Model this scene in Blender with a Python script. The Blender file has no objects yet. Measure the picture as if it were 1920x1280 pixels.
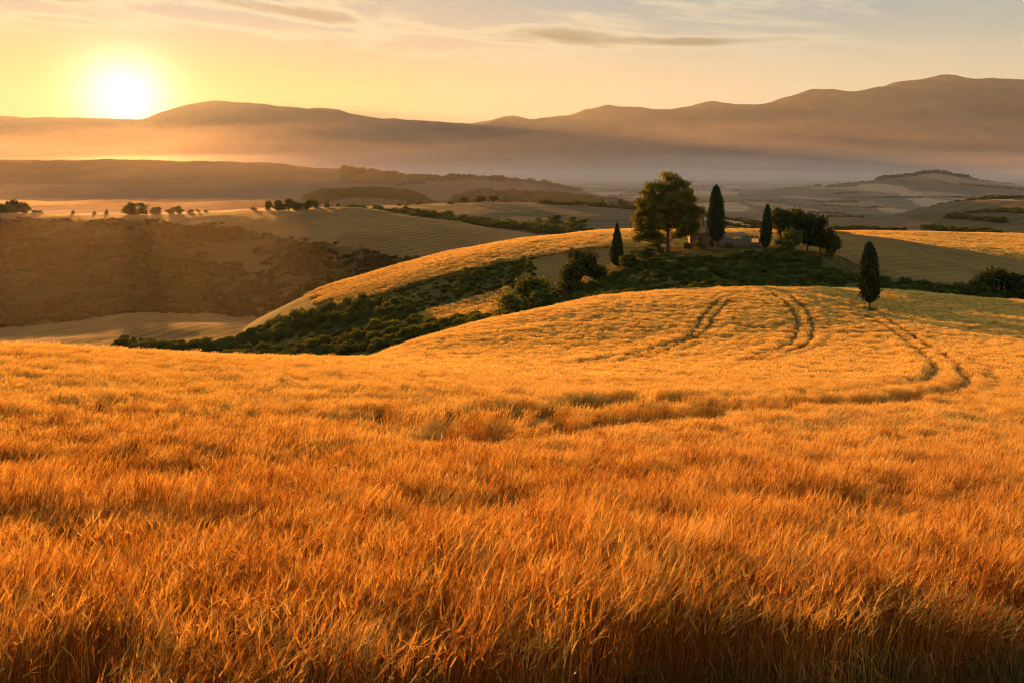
import bpy, math
import numpy as np
from mathutils import Vector, Matrix

R = np.random.default_rng(11)
sc = bpy.context.scene
COL = sc.collection

# ------------------------------------------------------------------ camera
F, YH, EYE = 1600.0, 360.0, 80.0        # focal length and eye level of the 1920 px wide photo, eye height
cd = bpy.data.cameras.new('camera')
cam = bpy.data.objects.new('camera', cd)
COL.objects.link(cam)
cam.location = (0, 0, EYE)
cam.rotation_euler = (math.radians(90), 0, 0)
cd.sensor_width = 36
cd.lens = 36 * F / 1920
cd.shift_y = -(640 - YH) / 1920
cd.clip_start = 0.1
cd.clip_end = 60000
sc.camera = cam

# ------------------------------------------------------------------ light
SUN_AZ = math.radians(-24.4)            # left of the view axis (+Y)
SUN_EL = math.radians(5.85)
sun_dir = Vector((math.sin(SUN_AZ) * math.cos(SUN_EL), math.cos(SUN_AZ) * math.cos(SUN_EL), math.sin(SUN_EL)))
sl = bpy.data.lights.new('sun', 'SUN')
sl.energy = 5.0
sl.angle = math.radians(0.6)
sl.color = (1.0, 0.39, 0.075)
sun = bpy.data.objects.new('sun', sl)
COL.objects.link(sun)
sun.rotation_euler = (-sun_dir).to_track_quat('-Z', 'Y').to_euler()
sun.location = sun_dir * 100

SKY_STRENGTH = 0.035
SKY_TINT = (5.5, 4.8, 3.3)
AUREOLE = ((60, 0.04, (1.0, 0.5, 0.12)), (1250, 0.5, (1.0, 0.93, 0.72)), (205, 0.06, (1.0, 0.85, 0.5)))
sc.view_settings.view_transform = 'Standard'
sc.view_settings.look = 'None'
sc.view_settings.exposure = 1.6
sc.view_settings.gamma = 1.0
sc.view_settings.use_curve_mapping = False

w = bpy.data.worlds.new('World')
sc.world = w
w.use_nodes = True


class NT:
    """small helper round a node tree"""
    def __init__(s, tree):
        s.t = tree
        s.t.nodes.clear()

    def n(s, kind, **kw):
        o = s.t.nodes.new(kind)
        for k, v in kw.items():
            setattr(o, k, v)
        return o

    def put(s, sock, v):
        if isinstance(v, bpy.types.NodeSocket):
            s.t.links.new(v, sock)
        else:
            sock.default_value = v

    def m(s, op, a, b=0.0, c=None, clamp=False):
        o = s.n('ShaderNodeMath', operation=op, use_clamp=clamp)
        s.put(o.inputs[0], a)
        s.put(o.inputs[1], b)
        if c is not None:
            s.put(o.inputs[2], c)
        return o.outputs[0]

    def mix(s, f, a, b, kind='MIX'):
        o = s.n('ShaderNodeMix', data_type='RGBA', blend_type=kind)
        s.put(o.inputs[0], f)
        s.put(o.inputs[6], a)
        s.put(o.inputs[7], b)
        return o.outputs[2]

    def smooth(s, v, lo, hi, a=0.0, b=1.0):
        o = s.n('ShaderNodeMapRange', interpolation_type='SMOOTHSTEP')
        s.put(o.inputs[0], v)
        o.inputs[1].default_value, o.inputs[2].default_value = lo, hi
        o.inputs[3].default_value, o.inputs[4].default_value = a, b
        return o.outputs[0]

    def noise(s, vec, scale, detail=4.0, rough=0.55, dist=0.0):
        o = s.n('ShaderNodeTexNoise')
        if vec is not None:
            s.put(o.inputs['Vector'], vec)
        o.inputs['Scale'].default_value = scale
        o.inputs['Detail'].default_value = detail
        o.inputs['Roughness'].default_value = rough
        o.inputs['Distortion'].default_value = dist
        return o.outputs[0]

    def mapping(s, vec, scale=(1, 1, 1), loc=(0, 0, 0), rot=(0, 0, 0)):
        o = s.n('ShaderNodeMapping')
        s.put(o.inputs[0], vec)
        o.inputs['Location'].default_value = loc
        o.inputs['Rotation'].default_value = rot
        o.inputs['Scale'].default_value = scale
        return o.outputs[0]


def c4(c):
    return (c[0], c[1], c[2], 1.0)


def build_world():
    g = NT(w.node_tree)
    out = g.n('ShaderNodeOutputWorld')
    bg = g.n('ShaderNodeBackground')
    g.t.links.new(bg.outputs[0], out.inputs[0])
    bg.inputs[1].default_value = SKY_STRENGTH
    sky = g.n('ShaderNodeTexSky', sky_type='NISHITA', sun_disc=False)
    sky.sun_elevation = SUN_EL
    sky.sun_rotation = SUN_AZ
    sky.altitude = 300
    sky.air_density = 1.0
    sky.dust_density = 3.0
    sky.ozone_density = 1.0
    tc = g.n('ShaderNodeTexCoord')
    d = tc.outputs['Generated']
    sep = g.n('ShaderNodeSeparateXYZ')
    g.put(sep.inputs[0], d)
    dx, dy, dz = sep.outputs
    dot = g.n('ShaderNodeVectorMath', operation='DOT_PRODUCT')
    g.put(dot.inputs[0], d)
    dot.inputs[1].default_value = sun_dir
    cosa = g.m('MAXIMUM', dot.outputs['Value'], 0.0)
    az = g.m('ARCTAN2', dx, dy)
    el = g.m('ARCSINE', dz)
    # the sky through evening dust: its range from the sun outwards is softened
    gm = g.n('ShaderNodeGamma')
    gm.inputs[1].default_value = 0.12
    g.put(gm.inputs[0], sky.outputs[0])
    sc_ = g.n('ShaderNodeVectorMath', operation='MULTIPLY')
    g.put(sc_.inputs[0], gm.outputs[0])
    sc_.inputs[1].default_value = SKY_TINT
    col = sc_.outputs[0]
    warm = g.m('POWER', cosa, 8.0)
    col = g.mix(warm, col, g.mix(1.0, col, (0.55, 0.53, 0.33, 1), 'MULTIPLY'))
    # bright forward scattering of the dusty air round the sun
    for p, k, c in AUREOLE:
        f = g.m('POWER', cosa, p)
        f = g.m('MULTIPLY', f, k / SKY_STRENGTH)
        add = g.n('ShaderNodeVectorMath', operation='SCALE')
        add.inputs[0].default_value = c
        g.put(add.inputs['Scale'], f)
        s2 = g.n('ShaderNodeVectorMath', operation='ADD')
        g.put(s2.inputs[0], col)
        g.put(s2.inputs[1], add.outputs[0])
        col = s2.outputs[0]
    # streaks of thin cloud: noise stretched along the azimuth, thicker where the photo has banks of it
    comb = g.n('ShaderNodeCombineXYZ')
    g.put(comb.inputs[0], g.m('MULTIPLY', az, 1.0))
    tilt = g.m('MULTIPLY_ADD', az, 0.10, el)
    g.put(comb.inputs[1], g.m('MULTIPLY', tilt, 7.5))
    g.put(comb.inputs[2], 0.37)
    n1 = g.noise(comb.outputs[0], 3.2, 8, 0.62, 0.6)
    n2 = g.noise(comb.outputs[0], 11.0, 6, 0.6, 0.4)
    nn = g.m('MULTIPLY_ADD', n2, 0.35, n1)          # about 0.67 on the average

    def bank(a0, e0, wa, we, slope=0.0):
        """elliptical bank in azimuth / elevation degrees"""
        u = g.m('DIVIDE', g.m('SUBTRACT', az, math.radians(a0)), math.radians(wa))
        v = g.m('SUBTRACT', el, math.radians(e0))
        v = g.m('MULTIPLY_ADD', g.m('SUBTRACT', az, math.radians(a0)), -slope, v)
        v = g.m('DIVIDE', v, math.radians(we))
        r2 = g.m('ADD', g.m('MULTIPLY', u, u), g.m('MULTIPLY', v, v))
        return g.m('EXPONENT', g.m('MULTIPLY', r2, -1.0))
    b = bank(-15.5, 11.7, 7.5, 0.55, -0.115)
    for a in ((-30.0, 10.1, 7.0, 0.4, 0.0), (-31.0, 11.4, 8.0, 0.45, 0.02), (3.4, 10.4, 5.0, 0.55, -0.06), (12.0, 9.8, 6.5, 0.3, -0.03)):
        b = g.m('ADD', b, bank(*a))
    dens = g.m('MULTIPLY_ADD', b, 0.34, nn)
    dark = g.smooth(dens, 0.76, 1.06)               # body of a bank, shaded side towards us
    rim = g.m('SUBTRACT', g.smooth(dens, 0.66, 0.80), g.smooth(dens, 0.80, 0.98))
    high = g.smooth(el, math.radians(7.0), math.radians(10.5))
    # grey-blue veil of high cloud towards the top
    veil = g.m('MULTIPLY', g.smooth(el, math.radians(6.5), math.radians(12.5)), g.smooth(g.noise(comb.outputs[0], 2.0, 5, 0.5, 0.3), 0.3, 0.7, 0.7, 1.0))
    lum = g.n('ShaderNodeVectorMath', operation='SCALE')
    g.put(lum.inputs[0], col)
    lum.inputs['Scale'].default_value = 1.0
    K = 1.0 / SKY_STRENGTH
    veilc = (0.08 * K, 0.122 * K, 0.132 * K, 1)
    darkc = (0.065 * K, 0.075 * K, 0.05 * K, 1)
    rimc = (0.24 * K, 0.225 * K, 0.15 * K, 1)
    col = g.mix(g.m('MULTIPLY', veil, 0.95), col, veilc)
    col = g.mix(g.m('MULTIPLY', g.m('MULTIPLY', rim, high), 0.6), col, rimc)
    col = g.mix(g.m('MULTIPLY', g.m('MULTIPLY', dark, high), 0.92), col, darkc)
    g.put(bg.inputs[0], col)


build_world()

# ------------------------------------------------------------------ render settings
cy = sc.cycles
cy.use_denoising = True
cy.denoising_prefilter = 'FAST'
cy.filter_width = 1.1
w.cycles.sampling_method = 'MANUAL'
w.cycles.sample_map_resolution = 512
cy.max_bounces = 6
cy.diffuse_bounces = 2
cy.glossy_bounces = 2
cy.transmission_bounces = 3
cy.transparent_max_bounces = 4
cy.volume_bounces = 1
cy.sample_clamp_indirect = 6
cy.use_adaptive_sampling = True
cy.adaptive_threshold = 0.015


# ------------------------------------------------------------------ maths
def pchip(x, y, q):
    """monotone cubic through knots x (n,), values y (n,) or (N,n), at q (N,)"""
    x = np.asarray(x, float)
    y = np.asarray(y, float)
    if y.ndim == 1:
        y = np.broadcast_to(y, (len(q), len(x)))
    h = np.diff(x)
    d = np.diff(y, axis=1) / h
    m = np.zeros_like(y)
    a, b = d[:, :-1], d[:, 1:]
    w1, w2 = 2 * h[1:] + h[:-1], h[1:] + 2 * h[:-1]
    with np.errstate(divide='ignore', invalid='ignore'):
        hm = (w1 + w2) / (w1 / a + w2 / b)
    m[:, 1:-1] = np.where(a * b > 0, hm, 0)
    m[:, 0], m[:, -1] = d[:, 0], d[:, -1]
    q = np.clip(q, x[0], x[-1])
    i = np.clip(np.searchsorted(x, q, side='right') - 1, 0, len(x) - 2)
    r = np.arange(len(q))
    t = (q - x[i]) / h[i]
    y0, y1, m0, m1 = y[r, i], y[r, i + 1], m[r, i] * h[i], m[r, i + 1] * h[i]
    return (2 * t**3 - 3 * t**2 + 1) * y0 + (t**3 - 2 * t**2 + t) * m0 + (-2 * t**3 + 3 * t**2) * y1 + (t**3 - t**2) * m1


_perm = np.random.default_rng(5).random((64, 64))


def vnoise(x, y):
    xi, yi = np.floor(x).astype(int), np.floor(y).astype(int)
    fx, fy = x - xi, y - yi
    fx, fy = fx * fx * (3 - 2 * fx), fy * fy * (3 - 2 * fy)
    p = lambda a, b: _perm[a % 64, b % 64]
    return ((p(xi, yi) * (1 - fx) + p(xi + 1, yi) * fx) * (1 - fy) + (p(xi, yi + 1) * (1 - fx) + p(xi + 1, yi + 1) * fx) * fy) * 2 - 1


def fbm(x, y, oct=4, gain=0.5):
    s, a = 0, 1.0
    for k in range(oct):
        s = s + a * vnoise(x * 2**k + 17.3 * k, y * 2**k + 5.1 * k)
        a *= gain
    return s


class Layer:
    """a stretch of land: heights measured along sight lines, kept as real metres"""
    def __init__(s, us, ys, table, amp=0.0, wave=10.0, drop=0.0, sx=1.0):
        s.us = np.array(us, float)
        s.ly = np.log(np.array(ys, float))
        s.ys = ys
        s.T = np.array(table, float)
        s.amp, s.wave, s.drop, s.sx = amp, wave, drop, sx

    def z(s, X, Y):
        X, Y = np.atleast_1d(np.asarray(X, float)), np.atleast_1d(np.asarray(Y, float))
        Yc = np.maximum(Y, 1.0)
        u = 960 + F * X / Yc
        q = np.log(Yc)
        rows = np.stack([pchip(s.ly, t, q) for t in s.T], 1)
        py = pchip(s.us, rows, u)
        z = EYE - (py - YH) / F * Yc - s.drop
        if s.amp:
            z = z + s.amp * fbm(X / s.wave * s.sx, Y / s.wave, 4)
        return z


def link(o, parent=None):
    COL.objects.link(o)
    if parent:
        o.parent = parent
    return o


def tag(o, label=None, cat=None, group=None, kind=None):
    for k, v in (('label', label), ('category', cat), ('group', group), ('kind', kind)):
        if v:
            o[k] = v
    return o


def mesh_from(name, V, Fc, mat, parent=None, smooth=True, attrs=None):
    """V (n,3), Fc (m,3) or (m,4)"""
    V = np.asarray(V, np.float32)
    Fc = np.asarray(Fc, np.int32)
    me = bpy.data.meshes.new(name)
    k = Fc.shape[1]
    me.vertices.add(len(V))
    me.vertices.foreach_set('co', V.ravel())
    me.loops.add(Fc.size)
    me.loops.foreach_set('vertex_index', Fc.ravel())
    me.polygons.add(len(Fc))
    me.polygons.foreach_set('loop_start', np.arange(0, Fc.size, k, dtype=np.int32))
    me.update(calc_edges=True)
    me.polygons.foreach_set('use_smooth', np.full(len(Fc), smooth))
    for nm, arr in (attrs or {}).items():
        a = me.attributes.new(nm, 'FLOAT', 'POINT')
        a.data.foreach_set('value', np.asarray(arr, np.float32))
    if mat:
        me.materials.append(mat)
    o = bpy.data.objects.new(name, me)
    link(o, parent)
    return o


def sheet(name, layer, us, ys, mat, cover=None):
    U, Y = np.meshgrid(np.asarray(us, float), np.asarray(ys, float))
    X = (U - 960) / F * Y
    Z = layer.z(X.ravel(), Y.ravel())
    V = np.stack([X.ravel(), Y.ravel(), Z], 1)
    nu, ny = len(us), len(ys)
    i = np.arange(nu * ny).reshape(ny, nu)
    Fc = np.stack([i[:-1, :-1], i[:-1, 1:], i[1:, 1:], i[1:, :-1]], -1).reshape(-1, 4)
    at = {'cover': cover(U.ravel(), Y.ravel(), X.ravel())} if cover else None
    o = mesh_from(name, V, Fc, mat, attrs=at)
    tag(o, kind='structure')
    return o


def geo(a, b, n):
    return np.exp(np.linspace(math.log(a), math.log(b), n))


# ------------------------------------------------------------------ materials
def material(name):
    m = bpy.data.materials.new(name)
    m.use_nodes = True
    return m, NT(m.node_tree)


def leafy(name, cols, trans, rough=0.7, tcol=None, spec=0.15, rand=0.25):
    """thin foliage: diffuse front plus light coming through; cols run along the 'tint' of each leaf"""
    m, g = material(name)
    out = g.n('ShaderNodeOutputMaterial')
    at = g.n('ShaderNodeAttribute', attribute_name='tint')
    ob = g.n('ShaderNodeObjectInfo')
    t = g.m('MULTIPLY_ADD', g.m('SUBTRACT', ob.outputs['Random'], 0.5), rand, at.outputs['Fac'], clamp=True)
    ramp = g.n('ShaderNodeValToRGB')
    g.put(ramp.inputs[0], t)
    els = ramp.color_ramp.elements
    els[0].color, els[1].color = c4(cols[0]), c4(cols[-1])
    for k, c in enumerate(cols[1:-1], 1):
        e = els.new(k / (len(cols) - 1))
        e.color = c4(c)
    pb = g.n('ShaderNodeBsdfPrincipled')
    g.put(pb.inputs['Base Color'], ramp.outputs[0])
    pb.inputs['Roughness'].default_value = rough
    pb.inputs['Specular IOR Level'].default_value = spec
    tr = g.n('ShaderNodeBsdfTranslucent')
    g.put(tr.inputs[0], g.mix(1.0, ramp.outputs[0], c4(tcol), 'MULTIPLY') if tcol else ramp.outputs[0])
    mx = g.n('ShaderNodeMixShader')
    mx.inputs[0].default_value = trans
    g.put(mx.inputs[1], pb.outputs[0])
    g.put(mx.inputs[2], tr.outputs[0])
    g.t.links.new(mx.outputs[0], out.inputs[0])
    return m


def land(name, cols, scale, stretch=(1, 1, 1), other=None, bump=0.0, bscale=1.0, patches=None, oscale=None, rows=None):
    """soil or crop seen from afar: noise between colours; 'cover' fades to other colours"""
    m, g = material(name)
    out = g.n('ShaderNodeOutputMaterial')
    pb = g.n('ShaderNodeBsdfPrincipled')
    pb.inputs['Roughness'].default_value = 0.95
    pb.inputs['Specular IOR Level'].default_value = 0.05
    tc = g.n('ShaderNodeTexCoord')
    P = g.mapping(tc.outputs['Object'], stretch)

    def tone(cs, s):
        n = g.noise(P, s, 6, 0.62, 0.4)
        n2 = g.noise(P, s * 7.3, 4, 0.6)
        f = g.smooth(g.m('MULTIPLY_ADD', g.m('SUBTRACT', n2, 0.5), 0.5, n), 0.3, 0.7)
        c = g.mix(f, c4(cs[0]), c4(cs[1]))
        if len(cs) > 2:
            c = g.mix(g.smooth(g.noise(P, s * 0.31, 3, 0.5), 0.45, 0.62), c, c4(cs[2]))
        return c
    col = tone(cols, scale)
    if patches:
        vo = g.n('ShaderNodeTexVoronoi', feature='F1')
        warp = g.n('ShaderNodeVectorMath', operation='MULTIPLY_ADD')
        nz = g.n('ShaderNodeTexNoise')
        g.put(nz.inputs['Vector'], P)
        nz.inputs['Scale'].default_value = patches[0] * 1.3
        g.put(warp.inputs[0], nz.outputs['Color'])
        warp.inputs[1].default_value = (0.6 / patches[0],) * 3
        g.put(warp.inputs[2], P)
        g.put(vo.inputs['Vector'], warp.outputs[0])
        vo.inputs['Scale'].default_value = patches[0]
        sp = g.n('ShaderNodeSeparateColor')
        g.put(sp.inputs[0], vo.outputs['Color'])
        ramp = g.n('ShaderNodeValToRGB')
        ramp.color_ramp.interpolation = 'CONSTANT'
        cs = patches[1]
        els = ramp.color_ramp.elements
        els[0].color = c4(cs[0])
        els[1].position = 1 / len(cs)
        els[1].color = c4(cs[1])
        for k in range(2, len(cs)):
            e = els.new(k / len(cs))
            e.color = c4(cs[k])
        g.put(ramp.inputs[0], sp.outputs[0])
        col = g.mix(0.8, col, ramp.outputs[0])
    if rows:
        wv = g.n('ShaderNodeTexWave', wave_type='BANDS', bands_direction='X')
        g.put(wv.inputs['Vector'], g.mapping(tc.outputs['Object'], (1, 1, 0), rot=(0, 0, rows[1])))
        wv.inputs['Scale'].default_value = 0.314 / rows[0]
        wv.inputs['Distortion'].default_value = rows[2]
        wv.inputs['Detail'].default_value = 3
        wv.inputs['Detail Scale'].default_value = 0.12
        col = g.mix(g.m('MULTIPLY', wv.outputs[1], rows[3]), col, g.mix(1.0, col, (0.55, 0.5, 0.42, 1), 'MULTIPLY'))
    if other:
        at = g.n('ShaderNodeAttribute', attribute_name='cover')
        n = g.noise(P, (oscale or scale) * 2.5, 5, 0.65)
        f = g.smooth(g.m('ADD', at.outputs['Fac'], g.m('MULTIPLY', g.m('SUBTRACT', n, 0.5), 0.9)), 0.42, 0.58)
        col = g.mix(f, col, tone(other, oscale or scale))
    g.put(pb.inputs['Base Color'], col)
    if bump:
        b = g.n('ShaderNodeBump')
        b.inputs['Strength'].default_value = 1.0
        b.inputs['Distance'].default_value = bump
        g.put(b.inputs['Height'], g.noise(P, bscale, 6, 0.65))
        g.put(pb.inputs['Normal'], b.outputs[0])
    g.t.links.new(pb.outputs[0], out.inputs[0])
    return m


M_WHEAT = leafy('ripe_wheat', [(0.20, 0.08, 0.014), (0.42, 0.22, 0.04), (0.68, 0.47, 0.12), (0.86, 0.68, 0.24)], 0.45, 0.42, (1.0, 0.84, 0.5), 0.4, 0.6)
M_WHEAT_NEAR_SHADE = leafy('ripe_wheat_shade_tone', [(0.21, 0.07, 0.011), (0.41, 0.18, 0.028), (0.66, 0.39, 0.085), (0.86, 0.64, 0.2)], 0.45, 0.42, (1.0, 0.84, 0.5), 0.4, 0.6)  # redder wheat for the foreground, its deeper shade put into the colour
M_SOIL = land('stubble_soil', [(0.10, 0.052, 0.02), (0.19, 0.10, 0.035)], 0.9, bump=0.05, bscale=3)
M_GRASSLAND = land('rough_grass', [(0.06, 0.058, 0.018), (0.13, 0.105, 0.03)], 0.25, bump=0.15, bscale=0.8)
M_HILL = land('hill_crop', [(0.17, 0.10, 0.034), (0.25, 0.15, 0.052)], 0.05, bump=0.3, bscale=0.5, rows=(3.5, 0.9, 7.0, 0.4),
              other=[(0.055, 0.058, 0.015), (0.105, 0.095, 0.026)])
M_SLOPE = land('valley_slope', [(0.21, 0.11, 0.038), (0.30, 0.165, 0.06)], 0.015, (1, 0.6, 1), bump=0.5, bscale=0.25, rows=(7.0, 0.5, 9.0, 0.6),
               other=[(0.052, 0.031, 0.008), (0.095, 0.054, 0.014), (0.12, 0.066, 0.018)], oscale=0.03)
M_PLAIN = land('valley_fields', [(0.18, 0.12, 0.07), (0.27, 0.18, 0.10)], 0.005, (1, 0.5, 1), bump=2.0, bscale=0.03, rows=(28.0, 1.0, 10.0, 0.55),
               patches=(0.0075, [(0.36, 0.22, 0.12), (0.10, 0.085, 0.045), (0.24, 0.15, 0.08), (0.06, 0.065, 0.03), (0.48, 0.32, 0.19), (0.14, 0.095, 0.055)]))
M_RIDGE = land('ridge_cover', [(0.07, 0.05, 0.025), (0.13, 0.085, 0.04)], 0.004, bump=6, bscale=0.01)
M_MOUNT = land('mountain_forest', [(0.018, 0.021, 0.015), (0.09, 0.075, 0.045)], 0.0009, bump=80, bscale=0.0015)
M_CYPRESS = leafy('cypress_needles', [(0.014, 0.026, 0.010), (0.030, 0.047, 0.016), (0.055, 0.07, 0.022)], 0.15, 0.8, rand=0.1)
M_LEAF = leafy('tree_leaves', [(0.06, 0.078, 0.014), (0.15, 0.165, 0.024), (0.30, 0.24, 0.034)], 0.6, 0.6, (1.0, 0.95, 0.35), 0.25, 0.0)
M_BUSH = leafy('shrub_leaves', [(0.045, 0.066, 0.015), (0.10, 0.13, 0.028), (0.20, 0.20, 0.048)], 0.5, 0.7, (1.0, 0.9, 0.4), 0.15, 0.45)
M_SCRUB = leafy('dry_scrub', [(0.055, 0.045, 0.012), (0.10, 0.075, 0.02), (0.17, 0.115, 0.032)], 0.35, 0.8, (1.0, 0.85, 0.4), 0.05, 0.5)


def bark(name, a, b):
    m, g = material(name)
    out = g.n('ShaderNodeOutputMaterial')
    pb = g.n('ShaderNodeBsdfPrincipled')
    tc = g.n('ShaderNodeTexCoord')
    n = g.noise(g.mapping(tc.outputs['Object'], (6, 6, 1.2)), 2.0, 6, 0.65)
    g.put(pb.inputs['Base Color'], g.mix(g.smooth(n, 0.35, 0.65), c4(a), c4(b)))
    pb.inputs['Roughness'].default_value = 0.9
    bp = g.n('ShaderNodeBump')
    bp.inputs['Distance'].default_value = 0.04
    g.put(bp.inputs['Height'], n)
    g.put(pb.inputs['Normal'], bp.outputs[0])
    g.t.links.new(pb.outputs[0], out.inputs[0])
    return m


M_BARK = bark('bark', (0.05, 0.034, 0.022), (0.11, 0.08, 0.055))
M_STONE = bark('old_stone', (0.12, 0.095, 0.075), (0.25, 0.20, 0.155))
M_PLASTER = bark('worn_plaster', (0.15, 0.09, 0.065), (0.27, 0.17, 0.125))
M_TILE = bark('roof_tile', (0.16, 0.075, 0.045), (0.28, 0.14, 0.085))
M_DARK = bark('dark_opening', (0.01, 0.008, 0.006), (0.02, 0.015, 0.012))

# ------------------------------------------------------------------ the land
FIELD_Y = [3, 5, 7, 10, 15, 25, 40, 60, 80, 100, 120, 140, 160, 175, 200, 240]
FIELD_U = [-700, 0, 300, 600, 800, 960, 1150, 1400, 1630, 1920, 2600]
FIELD_T = [
    [1900, 1320, 1090, 958, 868, 772, 696, 642, 648, 690, 740, 760, 770, 775, 780, 790],
    [1900, 1320, 1090, 960, 870, 775, 700, 652, 645, 684, 725, 745, 755, 760, 765, 770],
    [1900, 1320, 1092, 965, 876, 785, 712, 670, 658, 676, 705, 725, 740, 750, 760, 765],
    [1900, 1325, 1095, 970, 882, 795, 722, 690, 674, 668, 680, 700, 715, 725, 740, 750],
    [1900, 1325, 1096, 973, 886, 800, 730, 701, 684, 674, 656, 632, 630, 648, 680, 700],
    [1900, 1330, 1098, 976, 889, 806, 737, 708, 690, 676, 652, 612, 589, 594, 620, 650],
    [1900, 1330, 1102, 980, 893, 812, 745, 714, 694, 676, 645, 598, 562, 552, 566, 590],
    [1900, 1335, 1107, 985, 898, 818, 752, 720, 693, 668, 632, 588, 552, 538, 546, 570],
    [1900, 1340, 1112, 990, 902, 823, 757, 720, 689, 662, 630, 596, 560, 542, 546, 570],
    [1900, 1345, 1117, 993, 905, 826, 760, 719, 684, 656, 634, 604, 578, 563, 566, 585],
    [1900, 1345, 1117, 993, 905, 826, 762, 718, 682, 652, 632, 607, 586, 575, 577, 590]]
CANOPY = 0.86
L_FIELD = Layer(FIELD_U, FIELD_Y, FIELD_T, amp=0.05, wave=9, drop=CANOPY)
L_KNOLL = Layer([-100, 200, 450, 600, 800, 960, 1080, 1180, 1250, 1400, 1540, 1650, 1920, 2400],
                [150, 180, 195, 210, 225, 240, 260, 290, 340],
                [[800, 790, 785, 780, 775, 770, 760, 750, 745], [800, 770, 760, 750, 742, 732, 715, 690, 665], [770, 740, 728, 716, 704, 690, 672, 655, 640],
                 [740, 720, 705, 692, 680, 668, 655, 640, 630], [710, 672, 655, 640, 626, 612, 600, 585, 585], [660, 625, 608, 594, 583, 573, 562, 550, 550],
                 [630, 592, 570, 548, 530, 522, 518, 518, 530], [620, 578, 550, 516, 490, 482, 484, 490, 510], [610, 570, 538, 496, 473, 468, 472, 480, 500],
                 [605, 562, 528, 486, 464, 460, 466, 476, 500], [605, 564, 536, 504, 484, 474, 474, 482, 510], [605, 568, 552, 536, 522, 514, 512, 515, 530],
                 [610, 575, 568, 562, 558, 556, 558, 565, 580], [610, 580, 575, 570, 568, 568, 570, 580, 590]], amp=0.3, wave=12)
L_CREST = Layer([350, 480, 580, 700, 850, 1000, 1150, 1300, 1560, 1640, 1760, 1920, 2400],
                [190, 225, 250, 275, 300, 330, 360, 420, 520],
                [[760, 750, 740, 730, 720, 712, 712, 730, 760], [740, 715, 690, 660, 630, 605, 600, 620, 660], [720, 690, 650, 606, 570, 552, 556, 590, 640],
                 [690, 650, 605, 563, 530, 513, 520, 560, 620], [650, 606, 562, 512, 484, 475, 484, 530, 600], [625, 568, 518, 478, 456, 450, 460, 510, 580],
                 [600, 540, 490, 453, 438, 436, 450, 500, 570], [600, 530, 482, 448, 433, 436, 452, 500, 570], [600, 536, 492, 456, 437, 438, 455, 500, 570],
                 [600, 540, 500, 468, 449, 443, 455, 500, 570], [600, 545, 516, 490, 474, 464, 462, 500, 570], [605, 556, 536, 518, 504, 494, 488, 505, 570],
                 [605, 565, 548, 538, 528, 520, 514, 520, 570]], amp=0.35, wave=22)
L_FARFIELD = Layer([1350, 1500, 1600, 1750, 1920, 2500], [350, 380, 420, 460, 520, 600, 700],
                   [[520, 495, 480, 470, 462, 470, 490], [500, 478, 464, 455, 446, 462, 480], [495, 468, 455, 446, 436, 450, 475], [500, 474, 459, 448, 437, 450, 475],
                    [505, 480, 464, 452, 440, 455, 480], [510, 486, 470, 457, 446, 460, 485]], amp=0.5, wave=40)
L_SLOPE = Layer([-700, 0, 300, 500, 640, 800, 1000, 1200], [240, 300, 350, 400, 450, 520, 600, 680, 740, 850, 1000],
                [[690, 655, 630, 610, 570, 510, 460, 420, 402, 425, 450], [700, 660, 634, 610, 570, 512, 456, 416, 401, 425, 450],
                 [705, 658, 620, 594, 556, 502, 450, 412, 400, 420, 445], [710, 660, 616, 592, 553, 496, 445, 408, 394, 415, 440],
                 [710, 665, 630, 592, 548, 490, 440, 405, 390, 410, 435], [710, 675, 642, 602, 555, 505, 455, 425, 409, 425, 445],
                 [720, 685, 655, 622, 582, 532, 482, 452, 441, 450, 460], [720, 690, 665, 635, 600, 555, 510, 485, 475, 480, 490]], amp=1.4, wave=45)
L_STRIP = Layer([-700, 200, 500, 700, 900, 1100, 1250, 1500, 2400], [650, 800, 900, 1000, 1150, 1300, 1500],
                [[470, 440, 420, 408, 404, 410, 425], [470, 440, 420, 408, 402, 408, 425], [470, 434, 415, 400, 392, 400, 420], [465, 428, 410, 395, 386, 392, 410],
                 [465, 436, 416, 398, 382, 388, 405], [470, 440, 420, 401, 385, 390, 405], [480, 446, 426, 410, 396, 402, 415], [490, 455, 440, 430, 425, 428, 435],
                 [500, 465, 450, 440, 436, 438, 445]], amp=1.5, wave=80)
L_PLAIN = Layer([-3000, 0, 600, 960, 1400, 1920, 4500], [60, 250, 400, 700, 1000, 1300, 1700, 2300, 3000, 4000, 5500, 7500, 11000, 20000],
                [[1800, 900, 720, 560, 480, 440, 415, 398, 382, 366, 350, 342, 340, 345], [1800, 900, 720, 560, 480, 440, 415, 398, 382, 366, 352, 342, 340, 345],
                 [1800, 900, 720, 560, 470, 432, 410, 394, 378, 362, 350, 342, 340, 345], [1800, 900, 720, 550, 460, 424, 404, 388, 372, 358, 348, 342, 338, 345],
                 [1800, 900, 700, 520, 445, 418, 400, 384, 368, 356, 347, 341, 338, 345], [1800, 900, 700, 520, 450, 424, 404, 388, 372, 358, 348, 341, 338, 345],
                 [1800, 900, 700, 520, 450, 424, 404, 388, 372, 358, 348, 341, 338, 345]], amp=11, wave=300, sx=0.6)
L_RIGHTHILL = Layer([1450, 1600, 1700, 1800, 1920, 2500], [850, 950, 1050, 1200, 1350, 1500, 1800],
                    [[470, 460, 455, 450, 452, 460, 480], [465, 448, 436, 428, 425, 430, 450], [460, 440, 424, 408, 398, 402, 430],
                     [455, 434, 415, 394, 378, 380, 405], [450, 428, 408, 384, 364, 366, 392], [445, 420, 395, 365, 340, 342, 370]], amp=2.0, wave=110)
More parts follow.
